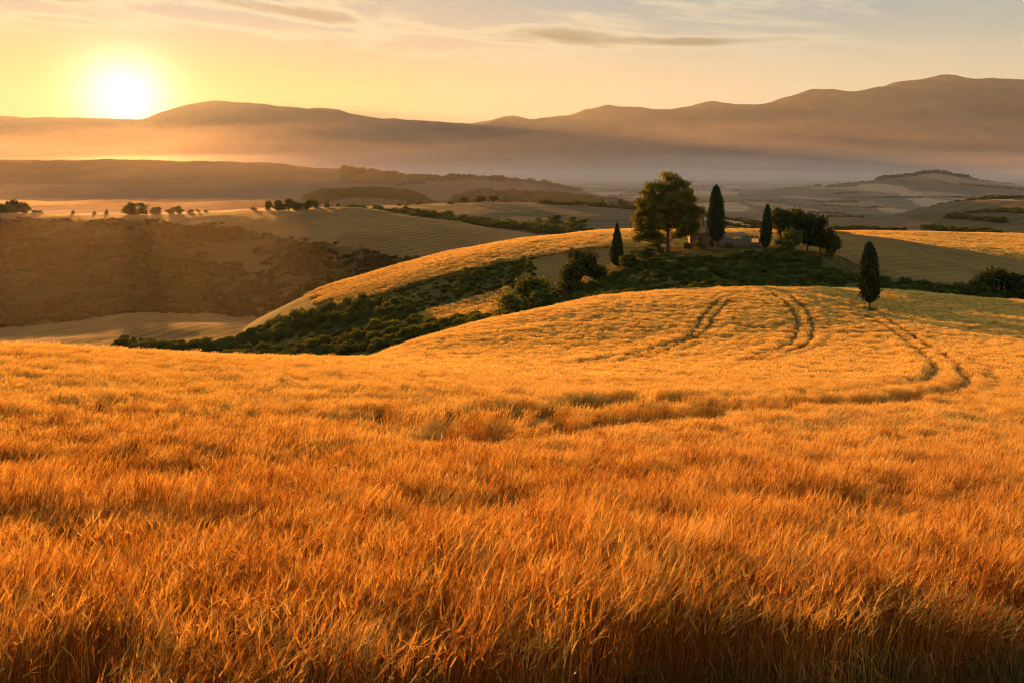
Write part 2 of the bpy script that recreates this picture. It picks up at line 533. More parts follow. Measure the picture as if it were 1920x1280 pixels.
L_WOODHILL = Layer([480, 560, 640, 700, 760, 810, 860], [1450, 1550, 1650, 1750, 1900],
                   [[430, 420, 412, 410, 420], [410, 394, 380, 376, 390], [395, 376, 362, 359, 375], [392, 374, 361, 358, 372], [396, 380, 366, 362, 378], [410, 396, 384, 380, 392], [430, 420, 412, 410, 420]], amp=1.5, wave=40)
L_WOODHILL2 = Layer([780, 850, 900, 960, 1060, 1180, 1300], [1700, 1800, 1950, 2100, 2300],
                    [[410, 405, 402, 402, 410], [396, 384, 374, 371, 384], [392, 378, 365, 362, 376], [392, 378, 365, 361, 376], [394, 382, 370, 367, 380], [400, 392, 384, 382, 392], [412, 408, 404, 404, 410]], amp=2, wave=60)
L_RIDGE = Layer([-900, 0, 300, 460, 560, 640, 740, 830, 960, 1100], [2400, 2700, 3000, 3400, 4000],
                [[380, 345, 318, 298, 320], [380, 345, 319, 299, 320], [380, 346, 320, 301, 322], [380, 348, 322, 304, 325], [380, 350, 328, 311, 332], [380, 354, 334, 319, 338],
                 [382, 360, 341, 328, 345], [384, 366, 348, 335, 350], [390, 372, 356, 343, 356], [395, 382, 370, 362, 370]], amp=5, wave=160)
L_RIDGE2 = Layer([640, 760, 850, 930, 1000, 1080, 1180], [2400, 2550, 2750, 3000, 3300],
                 [[385, 378, 372, 370, 378], [380, 366, 352, 344, 354], [378, 360, 345, 336, 348], [378, 360, 345, 336, 348], [380, 364, 350, 342, 354], [384, 374, 364, 358, 366], [390, 384, 378, 376, 384]], amp=3, wave=90)
L_KNOB = Layer([1380, 1500, 1600, 1680, 1750, 1810, 1900, 2000, 2200], [2700, 2900, 3100, 3350, 3700],
               [[376, 368, 362, 360, 366], [374, 362, 354, 350, 360], [372, 358, 348, 343, 354], [370, 354, 340, 333, 348], [370, 350, 334, 326, 344], [370, 354, 341, 335, 350],
                [372, 360, 350, 346, 358], [374, 364, 356, 353, 362], [376, 370, 364, 362, 368]], amp=4, wave=120)
MU = [-1400, -600, 0, 100, 180, 240, 330, 410, 480, 560, 620, 700, 780, 880, 920, 960, 1000, 1060, 1110, 1150, 1220, 1280, 1340, 1420, 1480, 1530, 1600, 1680, 1740, 1770, 1830, 1880, 1920, 2300, 3200]
MC = [215, 212, 216, 220, 227, 228, 206, 194, 196, 202, 209, 222, 228, 234, 228, 220, 226, 218, 205, 198, 208, 204, 192, 199, 181, 167, 171, 154, 146, 142, 150, 149, 152, 170, 200]
MT = []
for a in MC:
    MT.append([352, 350 - 0.05 * (350 - a), 350 - 0.22 * (350 - a), 350 - 0.52 * (350 - a), 350 - 0.82 * (350 - a), a, 350 - 0.7 * (350 - a)])
L_MOUNT = Layer(MU, [9500, 12000, 14000, 16000, 18000, 20000, 23500], MT, amp=75, wave=2100, sx=2.0)

U1 = np.linspace(-500, 2420, 220)
sheet('wheat_field_ground', L_FIELD, np.r_[np.linspace(-6000, -690, 30), np.linspace(-650, 2570, 240), np.linspace(2620, 8000, 30)], geo(1.2, 240, 200), M_SOIL)
sheet('knoll', L_KNOLL, np.linspace(-50, 2400, 260), geo(160, 330, 90), M_GRASSLAND)


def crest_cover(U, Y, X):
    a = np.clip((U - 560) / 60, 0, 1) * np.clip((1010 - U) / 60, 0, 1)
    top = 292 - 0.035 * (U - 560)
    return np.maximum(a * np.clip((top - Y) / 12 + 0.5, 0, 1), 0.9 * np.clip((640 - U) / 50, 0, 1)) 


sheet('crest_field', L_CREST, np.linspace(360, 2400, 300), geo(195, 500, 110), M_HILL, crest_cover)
sheet('far_field', L_FARFIELD, np.linspace(1360, 2500, 140), geo(352, 690, 60), M_HILL, lambda U, Y, X: 0 * U)


def slope_cover(U, Y, X):
    # scrub below a slanting line, the ploughed field below it stays bare
    low = 395 + 10 * np.sin(U / 130.0) - 0.02 * (300 - U).clip(0, 900)
    top = np.interp(U, [-700, 0, 250, 420, 560, 700, 1000], [690, 690, 670, 640, 580, 540, 520])
    return np.clip((Y - low) / 14, 0, 1) * np.clip((top - Y) / 40 + 0.5, 0, 1)


sheet('valley_slope', L_SLOPE, np.linspace(-680, 1200, 300), geo(245, 980, 150), M_SLOPE, slope_cover)
sheet('valley_strip', L_STRIP, np.linspace(-650, 2350, 200), geo(660, 1480, 70), M_PLAIN)
sheet('valley_ground', L_PLAIN, np.linspace(-2950, 4450, 330), geo(60, 20000, 260), M_PLAIN)
sheet('low_hill', L_RIGHTHILL, np.linspace(1455, 2480, 130), geo(860, 1780, 70), M_PLAIN)
sheet('wooded_hill', L_WOODHILL, np.linspace(485, 855, 90), geo(1460, 1890, 40), M_RIDGE)
sheet('wooded_rise', L_WOODHILL2, np.linspace(785, 1295, 100), geo(1710, 2280, 40), M_RIDGE)
sheet('long_ridge', L_RIDGE, np.linspace(-880, 1090, 300), geo(2420, 3980, 70), M_RIDGE)
sheet('low_ridge', L_RIDGE2, np.linspace(645, 1175, 120), geo(2420, 3280, 40), M_RIDGE)
sheet('valley_knob', L_KNOB, np.linspace(1385, 2190, 140), geo(2720, 3680, 45), M_PLAIN)
sheet('mountain_range', L_MOUNT, np.linspace(-1350, 3150, 620), geo(9600, 23300, 100), M_MOUNT)
ALL = [L_FIELD, L_KNOLL, L_CREST, L_FARFIELD, L_SLOPE, L_STRIP, L_RIGHTHILL, L_WOODHILL, L_WOODHILL2, L_RIDGE, L_RIDGE2, L_KNOB, L_PLAIN]


def ground(X, Y, layers=None):
    X, Y = np.atleast_1d(X).astype(float), np.atleast_1d(Y).astype(float)
    z = np.full(len(X), -1e9)
    U = 960 + F * X / np.maximum(Y, 1)
    for L in (layers or ALL):
        lo, hi = math.exp(L.ly[0]) * 1.02, math.exp(L.ly[-1]) * 0.98
        ok = (Y > lo) & (Y < hi) & (U > L.us[0]) & (U < L.us[-1])
        if ok.any():
            z[ok] = np.maximum(z[ok], L.z(X[ok], Y[ok]))
    return z


def at(u, Y):
    return (u - 960) / F * Y


# ------------------------------------------------------------------ haze: even air round everything
def haze():
    x0, x1, y0, y1, z0, z1 = -30000, 33000, -150, 24500, -260, 2990
    V = [(x, y, z) for x in (x0, x1) for y in (y0, y1) for z in (z0, z1)]
    Fc = [(0, 1, 3, 2), (4, 6, 7, 5), (0, 4, 5, 1), (2, 3, 7, 6), (0, 2, 6, 4), (1, 5, 7, 3)]
    m, g = material('air')
    out = g.n('ShaderNodeOutputMaterial')
    pv = g.n('ShaderNodeVolumePrincipled')
    pv.inputs['Color'].default_value = (0.72, 0.80, 1.0, 1)
    pv.inputs['Density'].default_value = HAZE_DENSITY
    pv.inputs['Anisotropy'].default_value = 0.47
    g.t.links.new(pv.outputs[0], out.inputs['Volume'])
    o = mesh_from('haze', V, Fc, m, smooth=False)
    tag(o, 'thin warm evening haze filling the valley air', 'haze', kind='stuff')


HAZE_DENSITY = 0.000012
haze()


def mist(name, tops, density, label):
    """shallow ground mist lying over the far plain: a closed body that follows the land"""
    us, ys = np.linspace(-2600, 4100, 60), geo(850, 16500, 60)
    U, Y = np.meshgrid(us, ys)
    X = (U - 960) / F * Y
    g0 = L_PLAIN.z(X.ravel(), Y.ravel()).reshape(U.shape)
    th = np.interp(Y, [850, 2000, 3500, 6000, 9500, 13000, 16500], tops) * (1 + 0.35 * fbm(X / 1500, Y / 1100 + 4, 3))
    th[0] = -25
    top, bot = g0 + th, g0 - 40
    nu, ny = len(us), len(ys)
    V = np.concatenate([np.stack([X, Y, top], -1).reshape(-1, 3), np.stack([X, Y, bot], -1).reshape(-1, 3)])
    i = np.arange(nu * ny).reshape(ny, nu)
    j = i + nu * ny
    q = lambda a: np.stack([a[:-1, :-1], a[:-1, 1:], a[1:, 1:], a[1:, :-1]], -1).reshape(-1, 4)
    Fc = [q(i), q(j)[:, ::-1]]
    for a, b in ((i[0], j[0]), (j[-1], i[-1]), (j[:, 0], i[:, 0]), (i[:, -1], j[:, -1])):
        Fc.append(np.stack([b[:-1], b[1:], a[1:], a[:-1]], -1))
    m, g = material(name + '_air')
    out = g.n('ShaderNodeOutputMaterial')
    pv = g.n('ShaderNodeVolumePrincipled')
    pv.inputs['Color'].default_value = (1.0, 0.87, 0.88, 1)
    pv.inputs['Density'].default_value = density
    pv.inputs['Anisotropy'].default_value = 0.56
    g.t.links.new(pv.outputs[0], out.inputs['Volume'])
    o = mesh_from(name, V, np.concatenate(Fc), m, smooth=False)
    tag(o, label, 'mist', kind='stuff')


def slope_glow_body():
    """haze added for a sun glow in the near valley on the left, a closed body over the slope"""
    us, ys = np.linspace(-640, 1080, 44), geo(300, 1000, 34)
    U, Y = np.meshgrid(us, ys)
    X = (U - 960) / F * Y
    g0 = ground(X.ravel(), Y.ravel(), [L_SLOPE, L_PLAIN]).reshape(U.shape)
    wgt = np.clip((1040 - U) / 500, 0, 1)
    rise = np.interp(Y, [300, 380, 520, 740, 850, 1000], [-45, -38, -24, -8, -6, -20]) + EYE - 0.0
    top = np.maximum(rise - 40 * (1 - wgt), g0 - 3)
    top[0], top[-1], top[:, 0], top[:, -1] = g0[0] - 3, g0[-1] - 3, g0[:, 0] - 3, g0[:, -1] - 3
    return X, Y, top, np.minimum(g0, top) - 20


def closed_air(name, X, Y, top, bot, density, aniso, color, label):
    ny, nu = X.shape
    V = np.concatenate([np.stack([X, Y, top], -1).reshape(-1, 3), np.stack([X, Y, bot], -1).reshape(-1, 3)])
    i = np.arange(nu * ny).reshape(ny, nu)
    j = i + nu * ny
    q = lambda a: np.stack([a[:-1, :-1], a[:-1, 1:], a[1:, 1:], a[1:, :-1]], -1).reshape(-1, 4)
    Fc = [q(i), q(j)[:, ::-1]]
    for a, b in ((i[0], j[0]), (j[-1], i[-1]), (j[:, 0], i[:, 0]), (i[:, -1], j[:, -1])):
        Fc.append(np.stack([b[:-1], b[1:], a[1:], a[:-1]], -1))
    m, g = material(name + '_air')
    out = g.n('ShaderNodeOutputMaterial')
    pv = g.n('ShaderNodeVolumePrincipled')
    pv.inputs['Color'].default_value = color
    pv.inputs['Density'].default_value = density
    pv.inputs['Anisotropy'].default_value = aniso
    g.t.links.new(pv.outputs[0], out.inputs['Volume'])
    o = mesh_from(name, V, np.concatenate(Fc), m, smooth=False)
    tag(o, label, 'mist', kind='stuff')


closed_air('slope_glow_mist', *slope_glow_body(), 0.00009, 0.74, (1.0, 0.86, 0.8, 1), 'haze added to give a sun glow over the scrub slope on the left')  # air body added for the glow its scattering lays over the slope
mist('ground_mist', [-15, 14, 55, 95, 100, 100, 100], 0.00018, 'pale evening mist lying on the far valley floor')
mist('valley_mist', [10, 90, 150, 190, 200, 210, 210], 0.00008, 'thinner mist above the valley floor reaching the low hills')
mist('high_mist', [60, 200, 300, 380, 420, 450, 450], 0.00002, 'faint upper mist fading up the foot of the mountains')


# ------------------------------------------------------------------ instanced stuff
def scatter(name, protos, P, rot, scl, idx, label, cat):
    """one object that repeats small plants over the ground"""
    me = bpy.data.meshes.new(name)
    me.vertices.add(len(P))
    me.vertices.foreach_set('co', np.asarray(P, np.float32).ravel())
    a = me.attributes.new('rot', 'FLOAT_VECTOR', 'POINT')
    a.data.foreach_set('vector', np.asarray(rot, np.float32).ravel())
    a = me.attributes.new('scl', 'FLOAT_VECTOR', 'POINT')
    a.data.foreach_set('vector', np.asarray(scl, np.float32).ravel())
    a = me.attributes.new('idx', 'INT', 'POINT')
    a.data.foreach_set('value', np.asarray(idx, np.int32))
    o = bpy.data.objects.new(name, me)
    link(o)
    tag(o, label, cat, kind='stuff')
    pc = bpy.data.collections.new(name + '_kinds')
    for k, p in enumerate(protos):
        po = bpy.data.objects.new('%s_kind_%02d' % (name, k), p)
        pc.objects.link(po)
    ng = bpy.data.node_groups.new(name, 'GeometryNodeTree')
    ng.interface.new_socket('Geometry', in_out='INPUT', socket_type='NodeSocketGeometry')
    ng.interface.new_socket('Geometry', in_out='OUTPUT', socket_type='NodeSocketGeometry')
    N = ng.nodes
    gi, go = N.new('NodeGroupInput'), N.new('NodeGroupOutput')
    ci = N.new('GeometryNodeCollectionInfo')
    ci.inputs['Collection'].default_value = pc
    ci.inputs['Separate Children'].default_value = True
    ci.inputs['Reset Children'].default_value = True
    ip = N.new('GeometryNodeInstanceOnPoints')
    ip.inputs['Pick Instance'].default_value = True

    def attr(nm, t):
        q = N.new('GeometryNodeInputNamedAttribute')
        q.data_type = t
        q.inputs['Name'].default_value = nm
        return q.outputs['Attribute']
    e = N.new('FunctionNodeEulerToRotation')
    L = ng.links.new
    L(gi.outputs[0], ip.inputs['Points'])
    L(ci.outputs[0], ip.inputs['Instance'])
    L(attr('idx', 'INT'), ip.inputs['Instance Index'])
    L(attr('rot', 'FLOAT_VECTOR'), e.inputs[0])
    L(e.outputs[0], ip.inputs['Rotation'])
    L(attr('scl', 'FLOAT_VECTOR'), ip.inputs['Scale'])
    L(ip.outputs[0], go.inputs[0])
    md = o.modifiers.new('spread', 'NODES')
    md.node_group = ng
    return o


class MB:
    def __init__(s):
        s.V, s.Fc, s.T, s.n = [], [], [], 0

    def add(s, V, Fc, tint):
        V = np.asarray(V, float)
        s.V.append(V)
        s.Fc.append(np.asarray(Fc, int) + s.n)
        s.T.append(np.broadcast_to(np.asarray(tint, float), (len(V),)))
        s.n += len(V)

    def mesh(s, name, mat, smooth=False):
        V, Fc, T = np.concatenate(s.V), np.concatenate(s.Fc), np.concatenate(s.T)
        me = bpy.data.meshes.new(name)
        k = Fc.shape[1]
        me.vertices.add(len(V))
        me.vertices.foreach_set('co', V.astype(np.float32).ravel())
        me.loops.add(Fc.size)
        me.loops.foreach_set('vertex_index', Fc.astype(np.int32).ravel())
        me.polygons.add(len(Fc))
        me.polygons.foreach_set('loop_start', np.arange(0, Fc.size, k, dtype=np.int32))
        me.update(calc_edges=True)
        me.polygons.foreach_set('use_smooth', np.full(len(Fc), smooth))
        a = me.attributes.new('tint', 'FLOAT', 'POINT')
        a.data.foreach_set('value', T.astype(np.float32))
        me.materials.append(mat)
        return me


def ribbon(b, pts, widths, side, tint):
    """strip of quads along pts (n,3)"""
    pts = np.asarray(pts)
    n = len(pts)
    wv = np.asarray(widths)[:, None] * side[None, :] * 0.5
    V = np.empty((2 * n, 3))
    V[0::2], V[1::2] = pts - wv, pts + wv
    i = np.arange(n - 1) * 2
    b.add(V, np.stack([i, i + 1, i + 3, i + 2], 1), tint)


def wheat_clump(rng, half, count, wmul, detail, hgt=0.86):
    """a tuft of ripe wheat: stems, heavy bent ears with awns, dry leaves; leans a little to +x"""
    b = MB()
    for _ in range(count):
        x, y = rng.uniform(-half, half, 2)
        h = hgt * np.clip(rng.normal(0.97, 0.10), 0.6, 1.2)
        lean = rng.normal(0.05, 0.08) * h
        ly = rng.normal(0, 0.06) * h
        tint = np.clip(rng.normal(0.33 if detail > 1 else 0.70, 0.2), 0, 1)  # near tufts tinted darker: foreground shade painted into stems and ears
        ang = rng.uniform(0, math.pi)
        side = np.array([math.cos(ang), math.sin(ang), 0])
        t = np.linspace(0, 1, 4 if detail > 1 else 3)
        P = np.stack([x + lean * t**2.2, y + ly * t**2, h * 0.86 * t], 1)
        ribbon(b, P, np.full(len(t), 0.0042 * wmul), side, tint * 0.62)
        # the ear nods over
        d = np.array([0.30 + rng.normal(0, 0.28), rng.normal(0, 0.28), 0.85])
        d /= np.linalg.norm(d)
        el = rng.uniform(0.085, 0.125) * (1.0 if detail else 1.35)
        tip = P[-1]
        te = np.clip(tint + 0.28, 0, 1)
        for k in range(2 if detail > 0 else 1):
            a2 = ang + k * math.pi / 2
            s2 = np.cross(d, [math.cos(a2), math.sin(a2), 0.1])
            s2 /= np.linalg.norm(s2)
            if detail > 1:                # plump, with the zigzag of the spikelets
                q = np.array([0, 0.12, 0.26, 0.38, 0.52, 0.64, 0.78, 0.9, 1.0])
                wd = np.array([0.004, 0.012, 0.008, 0.013, 0.008, 0.012, 0.008, 0.007, 0.002])
            else:
                q = np.array([0, 0.35, 0.75, 1.0])
                wd = np.array([0.005, 0.013, 0.011, 0.003])
            Q = tip + d * (q * el)[:, None]
            Q[:, 2] -= 0.018 * q**2
            ribbon(b, Q, wd * wmul**0.85, s2, te)
        if detail > 0:
            for k in range(9 if detail > 1 else 5):
                s0 = tip + d * el * rng.uniform(0.2, 1.0)
                dd = d + rng.normal(0, 0.2, 3)
                dd /= np.linalg.norm(dd)
                ln = rng.uniform(0.07, 0.13)
                A = np.stack([s0, s0 + dd * ln * 0.5, s0 + dd * ln + [0.006, 0, -0.008]])
                ribbon(b, A, np.array([0.0017, 0.0012, 0.0005]) * wmul, np.cross(dd, rng.normal(0, 1, 3)) / 1.2, np.clip(tint + 0.3, 0, 1))
        if rng.random() < (0.5 if detail > 1 else 0.3):
            z0 = h * rng.uniform(0.2, 0.65)
            a3 = rng.uniform(0, 2 * math.pi)
            o = np.array([math.cos(a3), math.sin(a3), 0])
            q = np.array([x + lean * (z0 / h)**2.2, y, z0])
            ll = rng.uniform(0.12, 0.25)
            Lf = np.stack([q, q + o * ll * 0.4 + [0, 0, 0.06], q + o * ll * 0.8 + [0, 0, 0.0], q + o * ll + [0, 0, -0.09]])
            ribbon(b, Lf, np.array([0.006, 0.008, 0.006, 0.002]) * wmul, np.cross(o, [0, 0, 1.0]), tint * 0.55)
    return b


rw = np.random.default_rng(21)
WN = [wheat_clump(rw, 0.18, 38, 1.05, 2).mesh('wheat_near', M_WHEAT_NEAR_SHADE) for _ in range(7)]
WM = [wheat_clump(rw, 0.30, 60, 1.6, 1).mesh('wheat_mid', M_WHEAT) for _ in range(6)]
WF = [wheat_clump(rw, 0.36, 52, 2.8, 0).mesh('wheat_far', M_WHEAT) for _ in range(6)]

# wheel tracks in the field: lines of (u, canopy py) looked up on the ground by walking down the sight line
def on_field(u, py):
    Ys = geo(8, 172, 900)
    X = at(u, Ys)
    z = L_FIELD.z(X, Ys) + CANOPY
    p = YH + F * (EYE - z) / Ys
    i = np.argmin(np.abs(p - py))
    return X[i], Ys[i]


TRACK_PX = [
    [(1621, 590), (1650, 606), (1690, 632), (1730, 662), (1750, 688), (1735, 706), (1690, 722), (1600, 732), (1450, 740), (1300, 748), (1150, 752), (1000, 764), (880, 774), (790, 780), (745, 776)],
    [(1655, 592), (1690, 615), (1740, 645), (1785, 675), (1808, 703), (1795, 722), (1740, 736), (1640, 745), (1480, 752), (1330, 760), (1180, 770), (1050, 782), (930, 796), (840, 806)],
    [(1448, 549), (1472, 568), (1490, 592), (1494, 610), (1488, 632), (1468, 648), (1432, 660), (1398, 666)],
    [(1478, 552), (1505, 575), (1519, 600), (1521, 625), (1512, 640), (1478, 655), (1430, 668), (1390, 674)],
    [(1352, 556), (1333, 572), (1318, 590), (1305, 614), (1280, 634), (1240, 646), (1190, 660), (1120, 672), (1060, 680)],
    [(1365, 560), (1350, 578), (1336, 594), (1325, 614), (1296, 634), (1262, 648), (1200, 664), (1140, 678)],
    [(1310, 566), (1330, 571), (1350, 566), (1400, 563), (1450, 566)]]
TRACKS = []
for tr in TRACK_PX:
    q = np.array([on_field(*p) for p in tr])
    s = np.r_[0, np.cumsum(np.hypot(*np.diff(q, axis=0).T))]
    ss = np.arange(0, s[-1], 0.25)
    TRACKS.append(np.stack([pchip(s, q[:, 0], ss), pchip(s, q[:, 1], ss)], 1))
TP = np.concatenate(TRACKS)


def near_track(X, Y):
    """distance to the nearest track point"""
    d = np.full(len(X), 9.0)
    dy = np.zeros(len(X))
    cell = {}
    for p in TP:
        cell.setdefault((int(p[0] // 2), int(p[1] // 2)), []).append(p)
    ci, cj = (X // 2).astype(int), (Y // 2).astype(int)
    keys = set(cell)
    grow = {(i + a, j + b) for i, j in keys for a in (-1, 0, 1) for b in (-1, 0, 1)}
    order = {}
    for n, k in enumerate(zip(ci.tolist(), cj.tolist())):
        if k in grow:
            order.setdefault(k, []).append(n)
    for (i, j), ns in order.items():
        c = [p for a in (-1, 0, 1) for b in (-1, 0, 1) for p in cell.get((i + a, j + b), [])]
        if c:
            c = np.array(c)
            ns = np.array(ns)
            q = (X[ns, None] - c[:, 0])**2 + (Y[ns, None] - c[:, 1])**2
            d[ns] = np.sqrt(q.min(1))
            dy[ns] = Y[ns] - c[q.argmin(1), 1]
    return d, dy


def wheat_points(y0, y1, step, rng, layer, umin, umax, keep, margin):
    xs = []
    Yl = np.arange(y0, y1, step)
    for Y in Yl:
        a, b = at(umin, Y) - margin, at(umax, Y) + margin
        n = int((b - a) / step) + 1
        xs.append(np.stack([a + (np.arange(n) + rng.random(n)) * step, Y + (rng.random(n) - 0.5) * step], 1))
    P = np.concatenate(xs)
    P = P[keep(P[:, 0], P[:, 1])]
    return P, layer.z(P[:, 0], P[:, 1])


def sow(name, protos, P, z, rng, label, canopy=1.0, track=False, calm=0.11):
    X, Y = P[:, 0], P[:, 1]
    # wind and lodging: slow swirls in lean, height and heading
    n1 = fbm(X / 7.0 + 3, Y / 4.5, 3)
    n2 = fbm(X / 2.2 + 31, Y / 1.5 + 7, 3)
    n3 = fbm(X / 16.0 - 9, Y / 8.0 + 2, 3)
    n4 = fbm(X / 0.9 - 5, Y / 0.9 + 11, 2)
    hs = 1.0 + 0.10 * n1 + 0.14 * n2 + 0.20 * n4 + rng.normal(0, 0.05, len(X))
    hs = hs * (1 - 0.42 * np.clip((fbm(X / 1.7 + 50, Y / 1.1 - 20, 2) - 0.6) * 4, 0, 1) * np.clip((30 - Y) / 10, 0, 1))     # hollows
    lean = calm + 1.2 * calm * np.clip(n1 + 0.4 * n2, -1, 2) + rng.normal(0, 0.07, len(X))
    lodged = np.clip((n3 + 0.4 * n2 - 0.75) * 2.5, 0, 1) * np.clip((Y - 8) / 10, 0, 1)
    lean = lean + 0.55 * lodged
    head = 0.5 * n3 + 0.5 * n2 + rng.normal(0, 0.35, len(X)) - 0.25
    if track:
        d, dy = near_track(X, Y)
        far = np.interp(Y, [25, 45, 60, 90, 150], [1.0, 0.95, 0.75, 0.5, 0.5])
        t = np.clip((far - d) / 0.15, 0, 1)
        near = np.clip((140 - Y) / 40, 0, 1)      # along the contour: trodden lower side, uncut stand above it
        hs = hs * (1 + 0.30 * near * ((dy > 0.5) & (d < 2.6)) - 0.32 * near * ((dy < -0.6) & (d < 2.6)))
        hs = hs * (1 - 0.9 * t)
    rot = np.stack([rng.normal(0, 0.05, len(X)), lean, head], 1)
    scl = np.stack([rng.uniform(0.9, 1.15, len(X)), rng.uniform(0.9, 1.15, len(X)), np.clip(hs, 0.12, 1.5) * canopy], 1)
    idx = rng.integers(0, len(protos), len(X))
    return scatter(name, protos, np.stack([X, Y, z - 0.02], 1), rot, scl, idx, label, 'wheat')


def edge(X, Y):
    u = 960 + F * X / Y
    return np.interp(u, [0, 700, 1300, 1900], [5.2, 5.8, 6.9, 7.9]) + 0.7 * fbm(X / 1.1, X * 0 + 3, 3)


P, z = wheat_points(4.2, 34, 0.295, rw, L_FIELD, 0, 1920, lambda X, Y: (Y > edge(X, Y)) & (Y < 17 + 17 * rw.random(len(Y)) + 2 * fbm(X / 3, Y / 3, 2)), 8)
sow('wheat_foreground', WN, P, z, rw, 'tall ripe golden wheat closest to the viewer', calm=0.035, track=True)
P, z = wheat_points(17, 66, 0.40, rw, L_FIELD, -60, 1980, lambda X, Y: Y > 17 + 17 * rw.random(len(Y)) + 2 * fbm(X / 3, Y / 3, 2), 7)
sow('wheat_midfield', WM, P, z, rw, 'golden wheat in the middle of the sloping field', track=True)
P, z = wheat_points(66, 186, 0.56, rw, L_FIELD, -60, 2050, lambda X, Y: ((960 + F * X / Y > 500) | (Y < 95)) & (np.hypot(X - at(1630, 150), (Y - 150) * 0.8) > 1.3), 4)
sow('wheat_on_mound', WF, P, z, rw, 'golden wheat with wheel tracks on the rounded mound', track=True)


# ------------------------------------------------------------------ woody plants
def tube(b, pts, rad, sides=7, tint=0.5):
    """tapered limb along pts"""
    pts = np.asarray(pts, float)
    n = len(pts)
    d = np.gradient(pts, axis=0)
    d /= np.linalg.norm(d, axis=1)[:, None] + 1e-9
    ref = np.array([0.31, 0.95, 0.05])
    a = np.cross(d, ref)
    a /= np.linalg.norm(a, axis=1)[:, None] + 1e-9
    c = np.cross(d, a)
    t = np.arange(sides) * 2 * math.pi / sides
    V = pts[:, None] + np.asarray(rad)[:, None, None] * (np.cos(t)[None, :, None] * a[:, None] + np.sin(t)[None, :, None] * c[:, None])
    i = np.arange(n * sides).reshape(n, sides)
    q = np.stack([i[:-1], np.roll(i, -1, 1)[:-1], np.roll(i, -1, 1)[1:], i[1:]], -1).reshape(-1, 4)
    b.add(V.reshape(-1, 3), q, tint)


def leaves(b, C, size, rng, tint, up=0.0, aspect=0.6, out=None):
    """rhombic leaf sprays at C (n,3); up tilts their long axis to the sky, out = direction away from the crown"""
    n = len(C)
    a = rng.normal(0, 1, (n, 3))
    a[:, 2] += up
    if out is not None:
        a += out * 0.8
    a /= np.linalg.norm(a, axis=1)[:, None]
    c = np.cross(a, rng.normal(0, 1, (n, 3)))
    c /= np.linalg.norm(c, axis=1)[:, None] + 1e-9
    s = size * rng.uniform(0.6, 1.3, n)[:, None]
    nz = np.cross(a, c) * s * 0.12
    V = np.stack([C - a * s * 0.5, C + c * s * aspect * 0.5 + nz, C + a * s * 0.5, C - c * s * aspect * 0.5 + nz], 1).reshape(-1, 3)
    b.add(V, np.arange(4 * n).reshape(n, 4), np.repeat(np.clip(tint, 0, 1), 4))


def clusters(rng, lobes, per, clus, spread, shell=0.55):
    """leaf centres gathered into tufts spread through a set of lobes (x,y,z,r,[rz])"""
    C, O, T = [], [], []
    for L in lobes:
        r = np.array([L[3], L[3], L[4] if len(L) > 4 else L[3] * 0.8])
        k = max(3, int(clus * L[3]**2))
        v = rng.normal(0, 1, (k, 3))
        v /= np.linalg.norm(v, axis=1)[:, None]
        rr = shell + (1 - shell) * rng.random(k)**0.7
        cc = np.array(L[:3]) + v * rr[:, None] * r
        for q, vv in zip(cc, v):
            m = int(per * rng.uniform(0.6, 1.3))
            P = q + rng.normal(0, spread, (m, 3)) * np.array([1, 1, 0.75])
            C.append(P)
            O.append(np.broadcast_to(vv, (m, 3)))
            T.append(np.full(m, rng.normal(0.45, 0.2)) + rng.normal(0, 0.15, m))
    return np.concatenate(C), np.concatenate(O), np.concatenate(T)


def place(root, u, Y, label, cat, group=None, rz=0.0, sink=0.05, layers=None, scale=(1, 1, 1), tilt=(0, 0)):
    X = at(u, Y)
    root.location = (X, Y, float(ground(X, Y, layers)[0]) - sink)
    root.rotation_euler = (tilt[0], tilt[1], rz)
    root.scale = scale
    return tag(root, label, cat, group)


def empty(name):
    o = bpy.data.objects.new(name, None)
    return link(o)


def part(name, b, mat, parent, smooth=False):
    o = bpy.data.objects.new(name, b.mesh(name, mat, smooth))
    link(o, parent)
    return o


